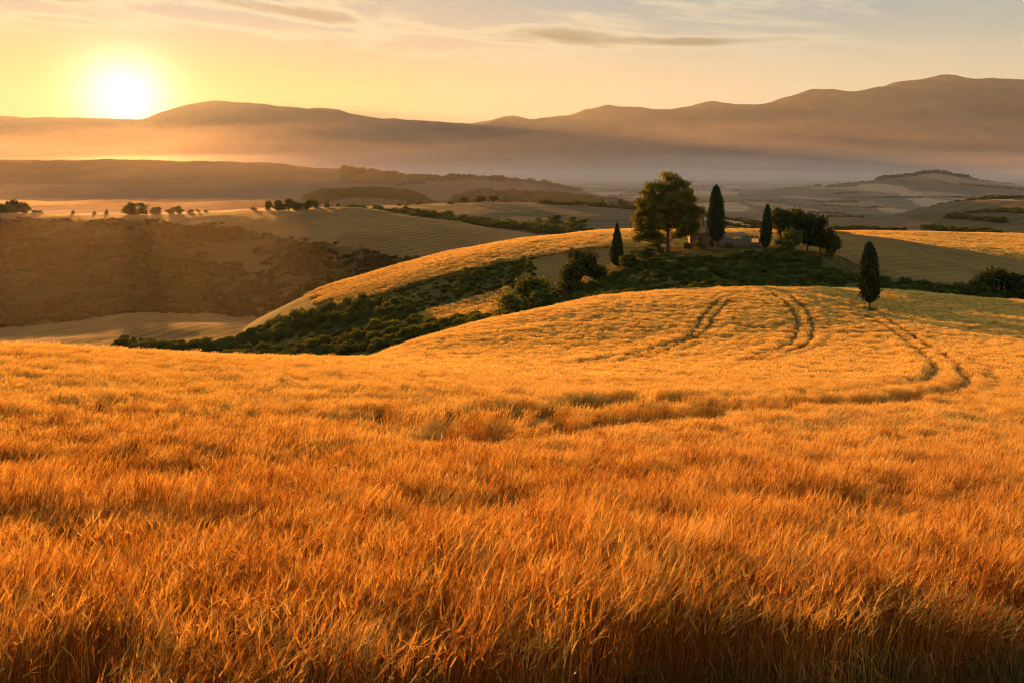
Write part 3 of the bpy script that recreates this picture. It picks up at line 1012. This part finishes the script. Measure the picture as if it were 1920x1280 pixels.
# the broad tree on the knoll
def broad_tree():
    rng = np.random.default_rng(4)
    t = empty('broad_tree')
    lobes = [(0, 0, 18.0, 3.4, 2.9), (-3.4, 0.8, 16.0, 3.4), (3.2, -0.6, 16.2, 3.4), (-5.2, -0.5, 12.4, 3.2), (5.0, 0.4, 12.8, 3.2), (0, 3.6, 13.0, 3.6), (0.4, -3.6, 12.8, 3.6),
             (-6.4, 0.5, 8.8, 2.9), (6.2, -0.4, 9.6, 2.8), (8.0, 0.3, 10.9, 1.6, 1.0), (-6.0, 0.4, 5.4, 2.9, 1.9), (5.4, 0.2, 6.2, 2.6, 1.7), (-2.8, -3.4, 8.6, 3.0), (2.6, -3.8, 8.4, 3.0), (0.2, 4.4, 8.5, 3.4),
             (-3.2, 0.6, 3.9, 2.6, 1.5), (3.0, 2.2, 4.6, 2.2, 1.3), (-8.0, -0.2, 3.6, 1.3, 0.9), (0.5, -1.0, 11.0, 3.0)]
    b = MB()
    C, O, T = clusters(rng, lobes, 66, 4.2, 0.52, 0.5)
    leaves(b, C, 0.46, rng, T, 0.2, 0.8, O)
    part('crown', b, M_LEAF, t)
    b = MB()
    tube(b, [(0, 0, -0.4), (0.05, 0, 1.5), (0, 0.05, 4), (0.1, 0, 8), (0.2, 0, 13), (0, 0, 18)], [0.62, 0.46, 0.40, 0.34, 0.2, 0.05], 10)
    part('trunk', b, M_BARK, t, True)
    b = MB()
    for L in lobes:
        e = np.array(L[:3])
        z0 = max(2.3, min(e[2] - 2.2 - 0.18 * np.hypot(e[0], e[1]), 12))
        s = np.array([0.05, 0, z0])
        mid = s + (e - s) * 0.5 + np.array([0, 0, -0.35])
        tube(b, [s, mid, e], [0.19, 0.12, 0.05], 6)
        for _ in range(5):
            q = e + rng.normal(0, 1, 3) * L[3] * 0.5
            tube(b, [mid + (e - mid) * rng.uniform(0.2, 0.9), (q + e) / 2 + rng.normal(0, .2, 3), q], [0.07, 0.04, 0.015], 4)
    part('limbs', b, M_BARK, t, True)
    return t


place(broad_tree(), 1252, 225, 'broad leafy tree with golden sunlit edge beside the old farmhouse', 'tree', sink=0.1)


def cypress(h, rad, trunk, seed, peak=0.38, sharp=1.0):
    """spindle of upright sprays over a dense core, bare stem below"""
    rng = np.random.default_rng(seed)
    t = empty('cypress_tree')
    fh = h - trunk

    def prof(s):
        lo = np.clip(s / peak, 0, 1)
        hi = np.clip((1 - s) / (1 - peak), 0, 1)
        return rad * np.minimum(np.sqrt(np.clip(1 - (1 - lo)**2, 0, 1)) * 0.88 + 0.12, hi**(0.5 * sharp) * 1.0)
    b = MB()
    n = int(2600 * h / 10)
    s = rng.random(n)**0.9
    ang = rng.uniform(0, 2 * math.pi, n)
    wob = 1 + 0.07 * np.sin(ang * 3 + s * 9 + seed) + 0.10 * np.sin(ang * 5 - s * 21 + seed * 2.0) + 0.15 * rng.normal(0, 1, n)
    r = prof(s) * (0.70 + 0.30 * rng.random(n)**0.5) * wob
    C = np.stack([r * np.cos(ang), r * np.sin(ang), trunk + s * fh], 1)
    out = np.stack([np.cos(ang), np.sin(ang), 0 * ang], 1)
    leaves(b, C, 0.62, rng, 0.45 + rng.normal(0, 0.25, n) + 0.25 * np.sin(ang * 4 + s * 15), 4.0, 0.42, out)
    zz = np.linspace(0.02, 0.97, 14)
    tube(b, np.stack([0 * zz, 0 * zz, trunk + zz * fh], 1), prof(zz) * 0.72, 12, 0.15)
    part('crown', b, M_CYPRESS, t)
    b = MB()
    tube(b, [(0, 0, -0.4), (0.03, 0.02, trunk * 0.6), (0, 0, trunk + 0.5), (0, 0, trunk + fh * 0.4)], [0.24, 0.17, 0.15, 0.08], 8)
    part('trunk', b, M_BARK, t, True)
    return t


place(cypress(12.3, 1.62, 2.0, 1, 0.34, 0.9), 1630, 150, 'lone dark cypress standing in the golden wheat beside wheel tracks', 'cypress', 'cypress trees')
place(cypress(16.6, 2.25, 2.0, 2, 0.36), 1343, 224, 'tall full cypress in front of the farmhouse, just right of the broad tree', 'cypress', 'cypress trees')
place(cypress(11.2, 1.65, 0.5, 3, 0.24, 1.5), 1157, 222, 'slender pointed cypress at the far left of the knoll', 'cypress', 'cypress trees')
place(cypress(11.6, 1.35, 0.6, 4, 0.35), 1434, 224, 'narrow leaning cypress between the ruined wall and the dark trees', 'cypress', 'cypress trees', tilt=(0, 0.07))


# prototypes of round trees and shrubs, one metre high, copied below
def round_mesh(seed, kind, per, clus, leaf, mat):
    rng = np.random.default_rng(seed)
    k = {'tree': 9, 'bush': 7, 'tall': 8}[kind]
    lobes = []
    for i in range(k):
        a = rng.uniform(0, 2 * math.pi)
        if kind == 'tree':
            z = rng.uniform(0.34, 0.8)
            rr = 0.26 * math.sqrt(max(0.05, 1 - ((z - 0.52) / 0.42)**2))
            lobes.append((rr * math.cos(a), rr * math.sin(a), z, rng.uniform(0.16, 0.24)))
        elif kind == 'tall':
            z = 0.12 + 0.72 * i / (k - 1)
            rr = 0.12 * (1.05 - z)
            lobes.append((rr * math.cos(a), rr * math.sin(a), z, 0.09 + 0.15 * (1 - z)))
        else:
            z = rng.uniform(0.18, 0.66)
            rr = rng.uniform(0.1, 0.42) * (1.1 - 0.7 * z)
            lobes.append((rr * math.cos(a), rr * math.sin(a), z, rng.uniform(0.2, 0.3)))
    b = MB()
    C, O, T = clusters(rng, lobes, per, clus, 0.055, 0.45)
    C[:, 2] = np.abs(C[:, 2])
    leaves(b, C, leaf, rng, T, 0.3, 0.7, O)
    w2 = MB()
    if kind == 'tree':
        tube(w2, [(0, 0, -0.06), (0.01, 0, 0.2), (0, 0.01, 0.5), (0, 0, 0.75)], [0.035, 0.027, 0.02, 0.006], 6)
    else:
        tube(w2, [(0, 0, -0.05), (0.01, 0, 0.25), (0, 0, 0.5)], [0.03, 0.02, 0.006], 5)
    for L in lobes:
        e = np.array(L[:3])
        tube(w2, [(0, 0, 0.08 if kind == 'bush' else 0.25), e * 0.6 + [0, 0, 0.02], e], [0.013, 0.009, 0.004], 4)
    return b, w2


def proto(seed, kind, per, clus, leaf, mat):
    b, w2 = round_mesh(seed, kind, per, clus, leaf, mat)
    return b.mesh(kind + '_foliage', mat), w2.mesh(kind + '_wood', M_BARK, True)


M_DARKLEAF = leafy('dark_leaves', [(0.022, 0.034, 0.010), (0.045, 0.058, 0.016), (0.09, 0.095, 0.026)], 0.35, 0.7, (1.0, 0.9, 0.4), 0.15, 0.3)
TREE = [proto(100 + i, 'tree', 30, 480, 0.062, M_DARKLEAF) for i in range(4)]
BUSH = [proto(120 + i, 'bush', 22, 260, 0.085, M_BUSH) for i in range(5)]
TALL = [proto(140 + i, 'tall', 24, 700, 0.06, M_BUSH) for i in range(2)]


def plant(kind, u, Y, ytop, wide, label, cat, group, k=0, name=None, layers=None, sink=0.0):
    """one tree or shrub reaching the sight line ytop; wide = width over height"""
    X = at(u, Y)
    zg = float(ground(X, Y, layers)[0]) - sink
    h = max(1.2, EYE - (ytop - YH) / F * Y - zg)
    fol, wood = {'tree': TREE, 'bush': BUSH, 'tall': TALL}[kind][k % (5 if kind == 'bush' else 4 if kind == 'tree' else 2)]
    t = empty(name or {'tree': 'round_tree', 'bush': 'shrub', 'tall': 'upright_shrub'}[kind])
    link(bpy.data.objects.new('crown', fol), t)
    link(bpy.data.objects.new('trunk', wood), t)
    base = {'tree': 0.85, 'bush': 1.0, 'tall': 0.5}[kind]
    sx = h * wide / base
    t.location = (X, Y, zg - 0.02 * h)
    t.rotation_euler = (0, 0, (u * 0.7 + k) % 6.28)
    t.scale = (sx, sx, h)
    return tag(t, label, cat, group)


G1 = 'shrubs on the knoll'
plant('bush', 1000, 212, 489, 1.0, 'rounded shrub with golden lit left edge, highest on the lower bank', 'shrub', G1, 0)
plant('bush', 968, 206, 528, 1.1, 'low dark shrub at the foot of the bank beside the small orange field', 'shrub', G1, 1)
plant('bush', 1012, 203, 536, 1.2, 'dark green shrub at the wheat edge below the gold edged shrub', 'shrub', G1, 2)
plant('tree', 1085, 214, 458, 0.75, 'small dark conical tree on the bank left of the slender cypress', 'tree', G1, 1)
plant('bush', 1063, 212, 487, 1.1, 'pale olive shrub leaning against the small conical tree', 'shrub', G1, 3)
plant('bush', 1118, 215, 490, 1.2, 'flat topped sunlit shrub between conical tree and slender cypress', 'shrub', G1, 4)
plant('bush', 1205, 221, 452, 1.5, 'dark shrub under the left side of the broad tree', 'shrub', G1, 1)
plant('bush', 1228, 227, 450, 1.4, 'small shrub just left of the broad tree trunk', 'shrub', G1, 2)
plant('bush', 1289, 228, 447, 1.0, 'orange tinged shrub between the broad tree trunk and the farmhouse', 'shrub', G1, 0)
plant('bush', 1183, 216, 470, 1.3, 'bright lit shrub at the right foot of the slender cypress', 'shrub', G1, 3)
plant('bush', 1312, 226, 449, 1.5, 'low shrub against the farmhouse wall left of the tall cypress', 'shrub', G1, 4)
plant('bush', 1366, 224, 452, 1.8, 'low spreading shrub in front of the ruined wall', 'shrub', G1, 0)
G2 = 'dark trees right of the ruined wall'
plant('tree', 1463, 228, 388, 0.62, 'dark upright tree next to the leaning cypress', 'tree', G2, 0)
plant('tree', 1488, 232, 384, 0.66, 'tallest of the dark ragged trees right of the ruined wall', 'tree', G2, 2)
plant('tree', 1513, 229, 392, 0.85, 'broad dark tree sloping down to the right of the tree clump', 'tree', G2, 3)
plant('tree', 1538, 230, 420, 1.0, 'low dark tree at the right end of the clump', 'tree', G2, 1)
plant('bush', 1485, 222, 416, 0.9, 'yellow green bush in front of the dark tree clump', 'shrub', G2, 2)
plant('bush', 1557, 228, 428, 0.7, 'small bushy shrub standing apart right of the dark clump', 'shrub', G2, 4)
G3 = 'dark bushes behind the mound'
plant('tree', 1878, 214, 497, 1.2, 'large dark bush at the right edge behind the wheat mound', 'shrub', G3, 2)
plant('bush', 1838, 212, 510, 1.1, 'dark bush left of the largest bush at the right edge', 'shrub', G3, 1)
plant('bush', 1906, 210, 515, 1.2, 'dense dark bush cut by the right picture edge', 'shrub', G3, 3)
plant('bush', 1796, 213, 516, 0.9, 'small round bush in the hedge right of the lone cypress', 'shrub', G3, 0)

G4 = 'trees along the skyline of the left slope'
sky = [('bush', 2, 736, 372, 1.1, 'leftmost hazy tree cut by the picture edge on the slope crest'), ('bush', 28, 738, 364, 1.25, 'large hazy spreading tree on the crest at the far left'), ('bush', 44, 735, 376, 1.0, 'hazy tree at the right end of the far left clump'),
       ('bush', 254, 735, 373, 1.45, 'wide round tree on the crest right below the sun'), ('bush', 238, 736, 382, 1.2, 'lower bush against the left of the wide round tree'), ('bush', 292, 737, 381, 1.25, 'second round tree to the right of the sunlit wide tree'),
       ('bush', 320, 737, 385, 1.2, 'left of two joined crest trees right of the sun'), ('bush', 333, 737, 383, 1.2, 'right of two joined crest trees right of the sun'), ('bush', 356, 738, 391, 1.5, 'first of three tiny crest bushes right of the joined trees'),
       ('bush', 372, 738, 391, 1.2, 'middle of three tiny crest bushes right of the joined trees'), ('bush', 386, 738, 392, 1.5, 'last of three tiny crest bushes right of the joined trees'),
       ('bush', 477, 735, 386, 1.2, 'tiny bush left of the long crest tree row'), ('bush', 504, 733, 372, 0.75, 'leftmost tree of the long crest row, standing slightly apart'), ('bush', 524, 733, 369, 0.9, 'second tree from the left in the long crest row'),
       ('bush', 541, 733, 367, 0.95, 'third tree from the left in the long crest row'), ('bush', 558, 733, 369, 0.85, 'fourth tree from the left in the long crest row'), ('bush', 574, 733, 367, 0.9, 'fifth tree from the left in the long crest row'),
       ('bush', 590, 733, 370, 0.85, 'rightmost full tree of the long crest row'), ('bush', 613, 733, 376, 0.8, 'single small tree right of the long crest row'), ('bush', 634, 737, 380, 0.9, 'tiny lone bush right of the single small crest tree'),
       ('bush', 66, 737, 391, 1.5, 'tiny bush right of the far left clump'), ('bush', 76, 737, 392, 1.0, 'tiny twin bush right of the far left clump'), ('tall', 137, 738, 394, 0.7, 'faint upright sapling on the glowing crest'),
       ('tall', 177, 738, 395, 0.8, 'faint sapling on the crest under the sun, left one'), ('tall', 200, 738, 392, 0.6, 'faint sapling on the crest under the sun, right one')]
for i, (k, u, Y, yt, wd, lb) in enumerate(sky):
    plant(k, u, Y, yt, wd, lb, 'tree', G4, i, layers=[L_SLOPE])
G5 = 'trees on the valley fields'
for i, (k, u, Y, yt, wd, lb) in enumerate([
        ('bush', 748, 1140, 379, 1.4, 'first dark tree on the flat field crest past the long row'), ('bush', 764, 1140, 377, 1.3, 'second dark tree on the flat field crest past the long row'),
        ('bush', 786, 1140, 375, 1.1, 'roundest of the dark trees on the flat field crest'), ('bush', 845, 1140, 374, 1.6, 'bush at the left end of the dark copse on the field crest'),
        ('tree', 872, 1140, 370, 1.3, 'tree in the left half of the dark copse on the field crest'), ('tree', 900, 1142, 366, 1.2, 'tall middle tree of the dark copse on the field crest'),
        ('tree', 925, 1140, 366, 1.2, 'right tree of the dark copse on the field crest'), ('bush', 948, 1140, 373, 1.5, 'bush at the right end of the dark copse on the field crest'),
        ('bush', 1090, 1140, 378, 1.8, 'low hedge bush left of the small barn'), ('tall', 1131, 1146, 373, 0.5, 'thin tree beside the left wall of the small barn'), ('tall', 1164, 1146, 372, 0.6, 'thin tree beside the right wall of the small barn'),
        ('tree', 1046, 900, 402, 1.2, 'large dark tree standing above the diagonal hedgerow'), ('tree', 1075, 905, 406, 1.1, 'second large tree right of the diagonal hedgerow'), ('bush', 1092, 900, 408, 0.9, 'smaller tree right of the two large hedgerow trees')]):
    plant(k, u, Y, yt, wd, lb, 'tree', G5, i, layers=[L_STRIP])
G6 = 'lone trees on the scrub slope'
for i, (u, Y, yt, wd, lb) in enumerate([(437, 600, 428, 1.2, 'leftmost dark tree on the scrub slope below the crest row'), (470, 610, 430, 1.2, 'dark tree near the middle of the slope group'), (482, 600, 434, 1.1, 'dark round tree right of the slope group'),
                                        (504, 585, 440, 0.9, 'dark tree set lower on the slope at the edge of the bare field'), (524, 575, 443, 1.0, 'rightmost dark tree on the scrub slope below the crest row'), (455, 620, 424, 1.1, 'topmost tree of the slope group below the crest row')]):
    plant('bush', u, Y, yt, wd, lb, 'tree', G6, i, layers=[L_SLOPE])

# masses of shrubs nobody could count
SB = [p[0] for p in BUSH]


def light_bush(seed, mat, per=13, clus=150, leaf=0.13):
    b, w2 = round_mesh(seed, 'bush', per, clus, leaf, mat)
    return b.mesh('scrub', mat)


LB = [light_bush(200 + i, M_BUSH) for i in range(5)]
LS = [light_bush(210 + i, M_SCRUB, 10, 110, 0.16) for i in range(5)]
rs = np.random.default_rng(77)


def thicket(name, protos, U, Y, hmin, hmax, wide, label, cat='shrubs', layers=None, sink=0.1):
    X = at(U, Y)
    z = ground(X, Y, layers)
    n = len(X)
    h = rs.uniform(0, 1, n)**1.6 * (hmax - hmin) + hmin
    h = h * (1 + 0.35 * fbm(X / (hmax * 5), Y / (hmax * 5) + 9, 2))
    wd = h * wide * rs.uniform(0.8, 1.3, n)
    return scatter(name, protos, np.stack([X, Y, z - sink * h], 1), np.stack([0 * h, 0 * h, rs.uniform(0, 6.28, n)], 1), np.stack([wd, wd, h], 1), rs.integers(0, len(protos), n), label, cat)


def spread(n, u0, u1, y0, y1, keep=None):
    U, Y = rs.uniform(u0, u1, n), rs.uniform(y0, y1, n)
    if keep is not None:
        k = keep(U, Y)
        U, Y = U[k], Y[k]
    return U, Y


def along(path, n, wy, wu=6):
    p = np.array(path, float)
    s = np.r_[0, np.cumsum(np.hypot(np.diff(p[:, 0]), np.diff(p[:, 1]) * 4))]
    q = rs.uniform(0, s[-1], n)
    return np.interp(q, s, p[:, 0]) + rs.normal(0, wu, n), np.interp(q, s, p[:, 1]) + rs.normal(0, wy, n)


top_of_bank = lambda U: np.interp(U, [930, 1000, 1100, 1180, 1250, 1300, 1420, 1530, 1570], [206, 212, 216, 218, 216, 212, 214, 222, 205])
U, Y = spread(1500, 925, 1575, 180, 228, lambda U, Y: (Y < top_of_bank(U)) & (U > 925 + (205 - Y).clip(-50, 0) * 2))
thicket('shrubbery', SB, U, Y, 0.9, 2.6, 1.25, 'dense dark shrubs covering the near bank of the knoll')
U, Y = along([(235, 318), (300, 312), (380, 305), (450, 296), (520, 286), (600, 272), (680, 262), (760, 250)], 420, 5, 8)
U2, Y2 = along([(430, 262), (560, 246), (680, 232), (790, 222), (880, 212), (950, 204)], 330, 6, 8)
thicket('valley_hedge', SB, np.r_[U, U2], np.r_[Y, Y2], 2.0, 4.6, 1.15, 'dark hedge thicket running up the valley bottom')
U, Y = spread(2300, 560, 1000, 225, 292, lambda U, Y: (Y < 288 - 0.035 * (U - 560) + 3 * np.sin(U / 21)) & (Y > np.interp(U, [560, 780, 800, 960, 1000], [252, 240, 246, 244, 230])))
thicket('bank_scrub', LB, U, Y, 0.5, 1.7, 1.4, 'dark green scrub on the slope under the lit strip of wheat')
U, Y = along([(1540, 206), (1640, 209), (1740, 211), (1830, 212), (1990, 214)], 240, 3, 10)
thicket('field_hedge', SB, U, Y, 1.2, 3.0, 1.3, 'dark hedge behind the mound to both sides of the lone cypress')
U, Y = spread(9000, -150, 860, 395, 690, lambda U, Y: (slope_cover(U, Y, U) > 0.35 + 0.25 * fbm(at(U, Y) / 9, Y / 9, 2)) & (fbm(at(U, Y) / 26, Y / 34, 3) > -0.55))
thicket('slope_scrub', LS, U, Y, 0.5, 3.4, 1.6, 'brown scrub scattered over the shaded valley slope', layers=[L_SLOPE])
U, Y = along([(640, 1000), (720, 980), (800, 930), (880, 890), (960, 850), (1020, 820), (1130, 800)], 330, 14, 8)
U2, Y2 = spread(60, 860, 1100, 840, 920)
thicket('diagonal_hedgerow', LB, np.r_[U, U2], np.r_[Y, Y2], 3.0, 9.0, 1.2, 'diagonal hedgerow between two pale valley fields', layers=[L_STRIP])
U, Y = spread(1500, 575, 815, 1560, 1800)
thicket('hill_wood', LB, U, Y, 6, 11, 1.3, 'dark wood capping the low rounded hill in the mist', 'wood', layers=[L_WOODHILL])
U, Y = spread(900, 850, 1200, 1800, 2120)
thicket('rise_wood', LB, U, Y, 6, 12, 1.4, 'hazy wood on the rise behind the copse', 'wood', layers=[L_WOODHILL2])
U, Y = along([(1660, 3340), (1700, 3345), (1750, 3350), (1810, 3350)], 240, 40, 14)
U2, Y2 = spread(900, 640, 1090, 2850, 3500)
thicket('ridge_wood', LB, np.r_[U, U2], np.r_[Y, Y2], 8, 20, 1.6, 'thin line of woodland along the misty ridges', 'wood')
hu, hy = [], []
for _ in range(75):
    u0, y0 = rs.uniform(850, 1980), 1000 + 3000 * rs.random()**1.5
    a = rs.uniform(40, 170)
    q = rs.random(int(a * 0.45)) * a
    hu.append(u0 + q)
    hy.append(y0 + q * rs.uniform(-0.8, 0.8) + rs.normal(0, 4, len(q)))
thicket('valley_hedgerows', LB, np.concatenate(hu), np.concatenate(hy), 2.5, 8, 1.7, 'scattered hedgerows between the hazy fields of the plain')

# grass and weeds at the field edge and on the knoll top
def tuft(seed, n, h, mat, half):
    rng = np.random.default_rng(seed)
    b = MB()
    for _ in range(n):
        x, y = rng.uniform(-half, half, 2)
        a = rng.uniform(0, 6.28)
        d = np.array([math.cos(a), math.sin(a), 0])
        hh = h * rng.uniform(0.5, 1.1)
        t = np.linspace(0, 1, 4)
        P = np.array([x, y, 0]) + d * (t**2 * hh * rng.uniform(0.2, 0.7))[:, None] + np.array([0, 0, 1]) * (t * hh)[:, None]
        ribbon(b, P, np.array([1, 0.9, 0.6, 0.1]) * 0.008 * (h / 0.35), np.cross(d, [0, 0, 1.0]), np.clip(rng.normal(0.5, 0.25), 0, 1))
    return b.mesh('grass', mat)


M_GRASS = leafy('dry_grass', [(0.05, 0.05, 0.014), (0.11, 0.09, 0.028), (0.2, 0.13, 0.045)], 0.4, 0.7, (1, 0.9, 0.5), 0.1, 0.4)
TG = [tuft(300 + i, 26, 0.38, M_GRASS, 0.18) for i in range(4)]
P, z = wheat_points(3.4, 8.5, 0.24, rw, L_FIELD, 0, 1920, lambda X, Y: Y < edge(X, Y) + 0.4, 5)
scatter('field_edge_grass', TG, np.c_[P, z - 0.01], np.c_[rw.normal(0, .1, (len(P), 2)), rw.uniform(0, 6.28, len(P))], np.repeat(rw.uniform(0.5, 1.1, len(P)), 3).reshape(-1, 3), rw.integers(0, 4, len(P)), 'dark grass and weeds along the near edge of the wheat', 'grass')
rc = np.random.default_rng(9)
A, D = rc.uniform(0, 6.28, 90), 1.7 * np.sqrt(rc.random(90))
X, Y = at(1630, 150) + D * np.cos(A) * 1.3, 150 + D * np.sin(A)
scatter('cypress_foot_grass', TG, np.c_[X, Y, L_FIELD.z(X, Y) - 0.02], np.c_[0 * X, 0 * X, A], np.repeat(rc.uniform(0.9, 2.0, 90), 3).reshape(-1, 3), rc.integers(0, 4, 90), 'dark rough grass around the foot of the lone cypress', 'grass')
TK = [tuft(310 + i, 30, 0.6, M_GRASS, 0.5) for i in range(4)]
U, Y = spread(5200, 1100, 1640, 205, 262)
X = at(U, Y)
scatter('knoll_grass', TK, np.c_[X, Y, ground(X, Y, [L_KNOLL]) - 0.02], np.c_[0 * X, 0 * X, rs.uniform(0, 6.28, len(X))], np.repeat(rs.uniform(0.6, 1.2, len(X)), 3).reshape(-1, 3), rs.integers(0, 4, len(X)), 'rough grass on top of the knoll around the farmhouse', 'grass')

# wheat on the hills behind
WH = [wheat_clump(rw, 0.7, 70, 6.0, 0).mesh('wheat_hill', M_WHEAT) for _ in range(5)]
hill_ok = lambda X, Y: (lambda U: (U < 1545 + 50 * fbm(X / 10, Y / 10 + 3, 2) + 1.2 * (Y - 300)) & (U > 605 + 45 * fbm(X / 8, Y / 8, 2) - 0.4 * (Y - 300)) & (Y > 284 - 0.035 * (U - 560)))(960 + F * X / Y)
P, z = wheat_points(245, 345, 0.95, rw, L_CREST, 570, 1660, hill_ok, 0)
sow('wheat_on_crest', WH, P, z, rw, 'sunlit strip of wheat along the crest behind the knoll')
P, z = wheat_points(222, 245, 0.9, rw, L_KNOLL, 785, 955, lambda X, Y: Y > 0, 0)
sow('wheat_in_corner', WH, P, ground(P[:, 0], P[:, 1]), rw, 'small orange wheat patch between two hedges in the valley')
P, z = wheat_points(356, 530, 1.3, rw, L_FARFIELD, 1500, 2050, lambda X, Y: Y > 0, 0)
sow('wheat_far_right', WH, P, z, rw, 'bright orange wheat field behind the grassy shoulder', canopy=1.2)


# ------------------------------------------------------------------ buildings
def box(b, x0, x1, y0, y1, z0, z1):
    V = [(x, y, z) for x in (x0, x1) for y in (y0, y1) for z in (z0, z1)]
    b.add(V, [(0, 1, 3, 2), (4, 6, 7, 5), (0, 4, 5, 1), (2, 3, 7, 6), (0, 2, 6, 4), (1, 5, 7, 3)], 0.5)


def gable(b, x0, x1, y0, y1, z0, zr, over=0.3, th=0.16):
    """two roof slabs meeting at a ridge along x"""
    ym = (y0 + y1) / 2
    for s, ye in ((-1, y0 - over), (1, y1 + over)):
        ze = z0 - over * (zr - z0) / (ym - y0)
        V = [(x, y, z) for x in (x0 - over, x1 + over) for y, z in ((ym, zr), (ye, ze), (ye, ze + th), (ym, zr + th))]
        b.add(V, [(0, 1, 2, 3), (4, 7, 6, 5), (0, 4, 5, 1), (3, 2, 6, 7), (1, 5, 6, 2), (0, 3, 7, 4)], 0.5)


def farmhouse():
    t = empty('farmhouse')
    rng = np.random.default_rng(8)
    # main block, 8.4 m by 6 m, gabled, with a window and a door in the front wall
    b = MB()
    H = 4.0
    box(b, -4.2, -1.9, 0, 0.5, -0.8, H)
    box(b, -1.9, -0.9, 0, 0.5, -0.8, 1.5)
    box(b, -1.9, -0.9, 0, 0.5, 2.6, H)
    box(b, -0.9, 1.2, 0, 0.5, -0.8, H)
    box(b, 1.2, 2.2, 0, 0.5, 2.1, H)
    box(b, 2.2, 4.2, 0, 0.5, -0.8, H)
    box(b, -4.2, 4.2, 5.5, 6, -0.8, H)
    box(b, -4.2, -3.7, 0.5, 5.5, -0.8, H)
    box(b, 3.7, 4.2, 0.5, 5.5, -0.8, H)
    for x in (-4.2, 3.7):
        V = [(x, 0.0, H), (x, 6.0, H), (x, 3.0, H + 1.25), (x + .5, 0.0, H), (x + .5, 6.0, H), (x + .5, 3.0, H + 1.25)]
        b.add(V, [(0, 1, 2, 2), (3, 5, 4, 4), (0, 2, 5, 3), (1, 4, 5, 2), (0, 3, 4, 1)], 0.5)
    part('wall', b, M_PLASTER, t)
    b = MB()
    gable(b, -4.2, 4.2, 0, 6, H, H + 1.3)
    part('roof', b, M_TILE, t)
    b = MB()
    box(b, -1.98, -0.82, -0.06, 0.1, 1.38, 1.5)
    fr = part('window', b, M_STONE, t)
    b = MB()
    box(b, -1.9, -0.9, 0.3, 0.36, 1.5, 2.6)
    part('shutter', b, M_BARK, fr)
    b = MB()
    box(b, 1.2, 2.2, 0.3, 0.36, -0.2, 2.1)
    part('door', b, M_BARK, t)
    # slim tower at the back, behind the broad tree's edge
    b = MB()
    box(b, -2.9, 0.3, 6.05, 9.2, -0.8, 10.2)
    part('tower', b, M_PLASTER, t)
    b = MB()
    gable(b, -2.9, 0.3, 6.05, 9.2, 10.2, 11.0, 0.25)
    part('tower_roof', b, M_TILE, t)
    return t


place(farmhouse(), 1323, 234, 'old pinkish farmhouse with tiled roof half hidden by trees', 'farmhouse', layers=[L_KNOLL], rz=-0.12, sink=0.1)


def ruin():
    t = empty('ruined_wall')
    rng = np.random.default_rng(18)
    b = MB()
    x = -5.6
    while x < 5.4:
        wd = rng.uniform(0.5, 0.9)
        x1 = min(x + wd, 5.6)
        h = 2.6 + 0.5 * math.sin(x * 0.9) + rng.uniform(-0.25, 0.3) + (0.5 if x > 2.5 else 0)
        if x < 4.3 and x1 > 3.2:          # window opening
            box(b, x, x1, rng.uniform(-0.03, 0.0), 0.55, -0.8, 1.25)
            box(b, x, x1, rng.uniform(-0.03, 0.0), 0.55, 2.35, max(h, 2.8))
        else:
            box(b, x, x1, rng.uniform(-0.03, 0.0), 0.55, -0.8, h)
        x = x1
    part('wall', b, M_STONE, t)
    b = MB()
    for x0 in (-5.6, 5.1):
        box(b, x0, x0 + 0.5, 0.56, 5.2, -0.8, 2.2)
    part('side_wall', b, M_STONE, t)
    b = MB()
    box(b, 3.0, 4.5, -0.12, 0.2, 1.14, 1.25)
    part('window_sill', b, M_STONE, t)
    b = MB()
    gable(b, -5.6, 1.8, 0.6, 5.2, 2.9, 3.7, 0.2)
    part('fallen_roof', b, M_TILE, t)
    return t


place(ruin(), 1388, 231, 'grey roofless stone wall with a dark window beside the leaning cypress', 'ruin', layers=[L_KNOLL], rz=0.06, sink=0.1)


def barn(wd, dp, h, wall):
    t = empty('barn')
    b = MB()
    box(b, -wd / 2, wd / 2, 0, dp, -2, h)
    for x in (-wd / 2, wd / 2 - .4):
        V = [(x, 0.0, h), (x, dp, h), (x, dp / 2, h * 1.4), (x + .4, 0.0, h), (x + .4, dp, h), (x + .4, dp / 2, h * 1.4)]
        b.add(V, [(0, 1, 2, 2), (3, 5, 4, 4), (0, 2, 5, 3), (1, 4, 5, 2), (0, 3, 4, 1)], 0.5)
    part('wall', b, wall, t)
    b = MB()
    gable(b, -wd / 2, wd / 2, 0, dp, h, h * 1.42, 0.5, 0.4)
    part('roof', b, M_TILE, t)
    b = MB()
    box(b, -wd * 0.12, wd * 0.12, -0.1, -0.02, -1, h * 0.6)
    part('door', b, M_DARK, t)
    return t


place(barn(17, 9, 5.5, M_STONE), 1147, 1145, 'small dark barn on the valley field left of the broad tree', 'barn', layers=[L_STRIP], rz=0.2, sink=0.3)
place(barn(34, 14, 7, M_PLASTER), 1383, 3300, 'distant pale farm building in the mist above the tall cypress', 'farm building', sink=0.5, rz=0.1)
place(barn(26, 14, 7, M_PLASTER), 1535, 3200, 'distant farm building in the mist above the dark tree clump', 'farm building', sink=0.5, rz=-0.1)
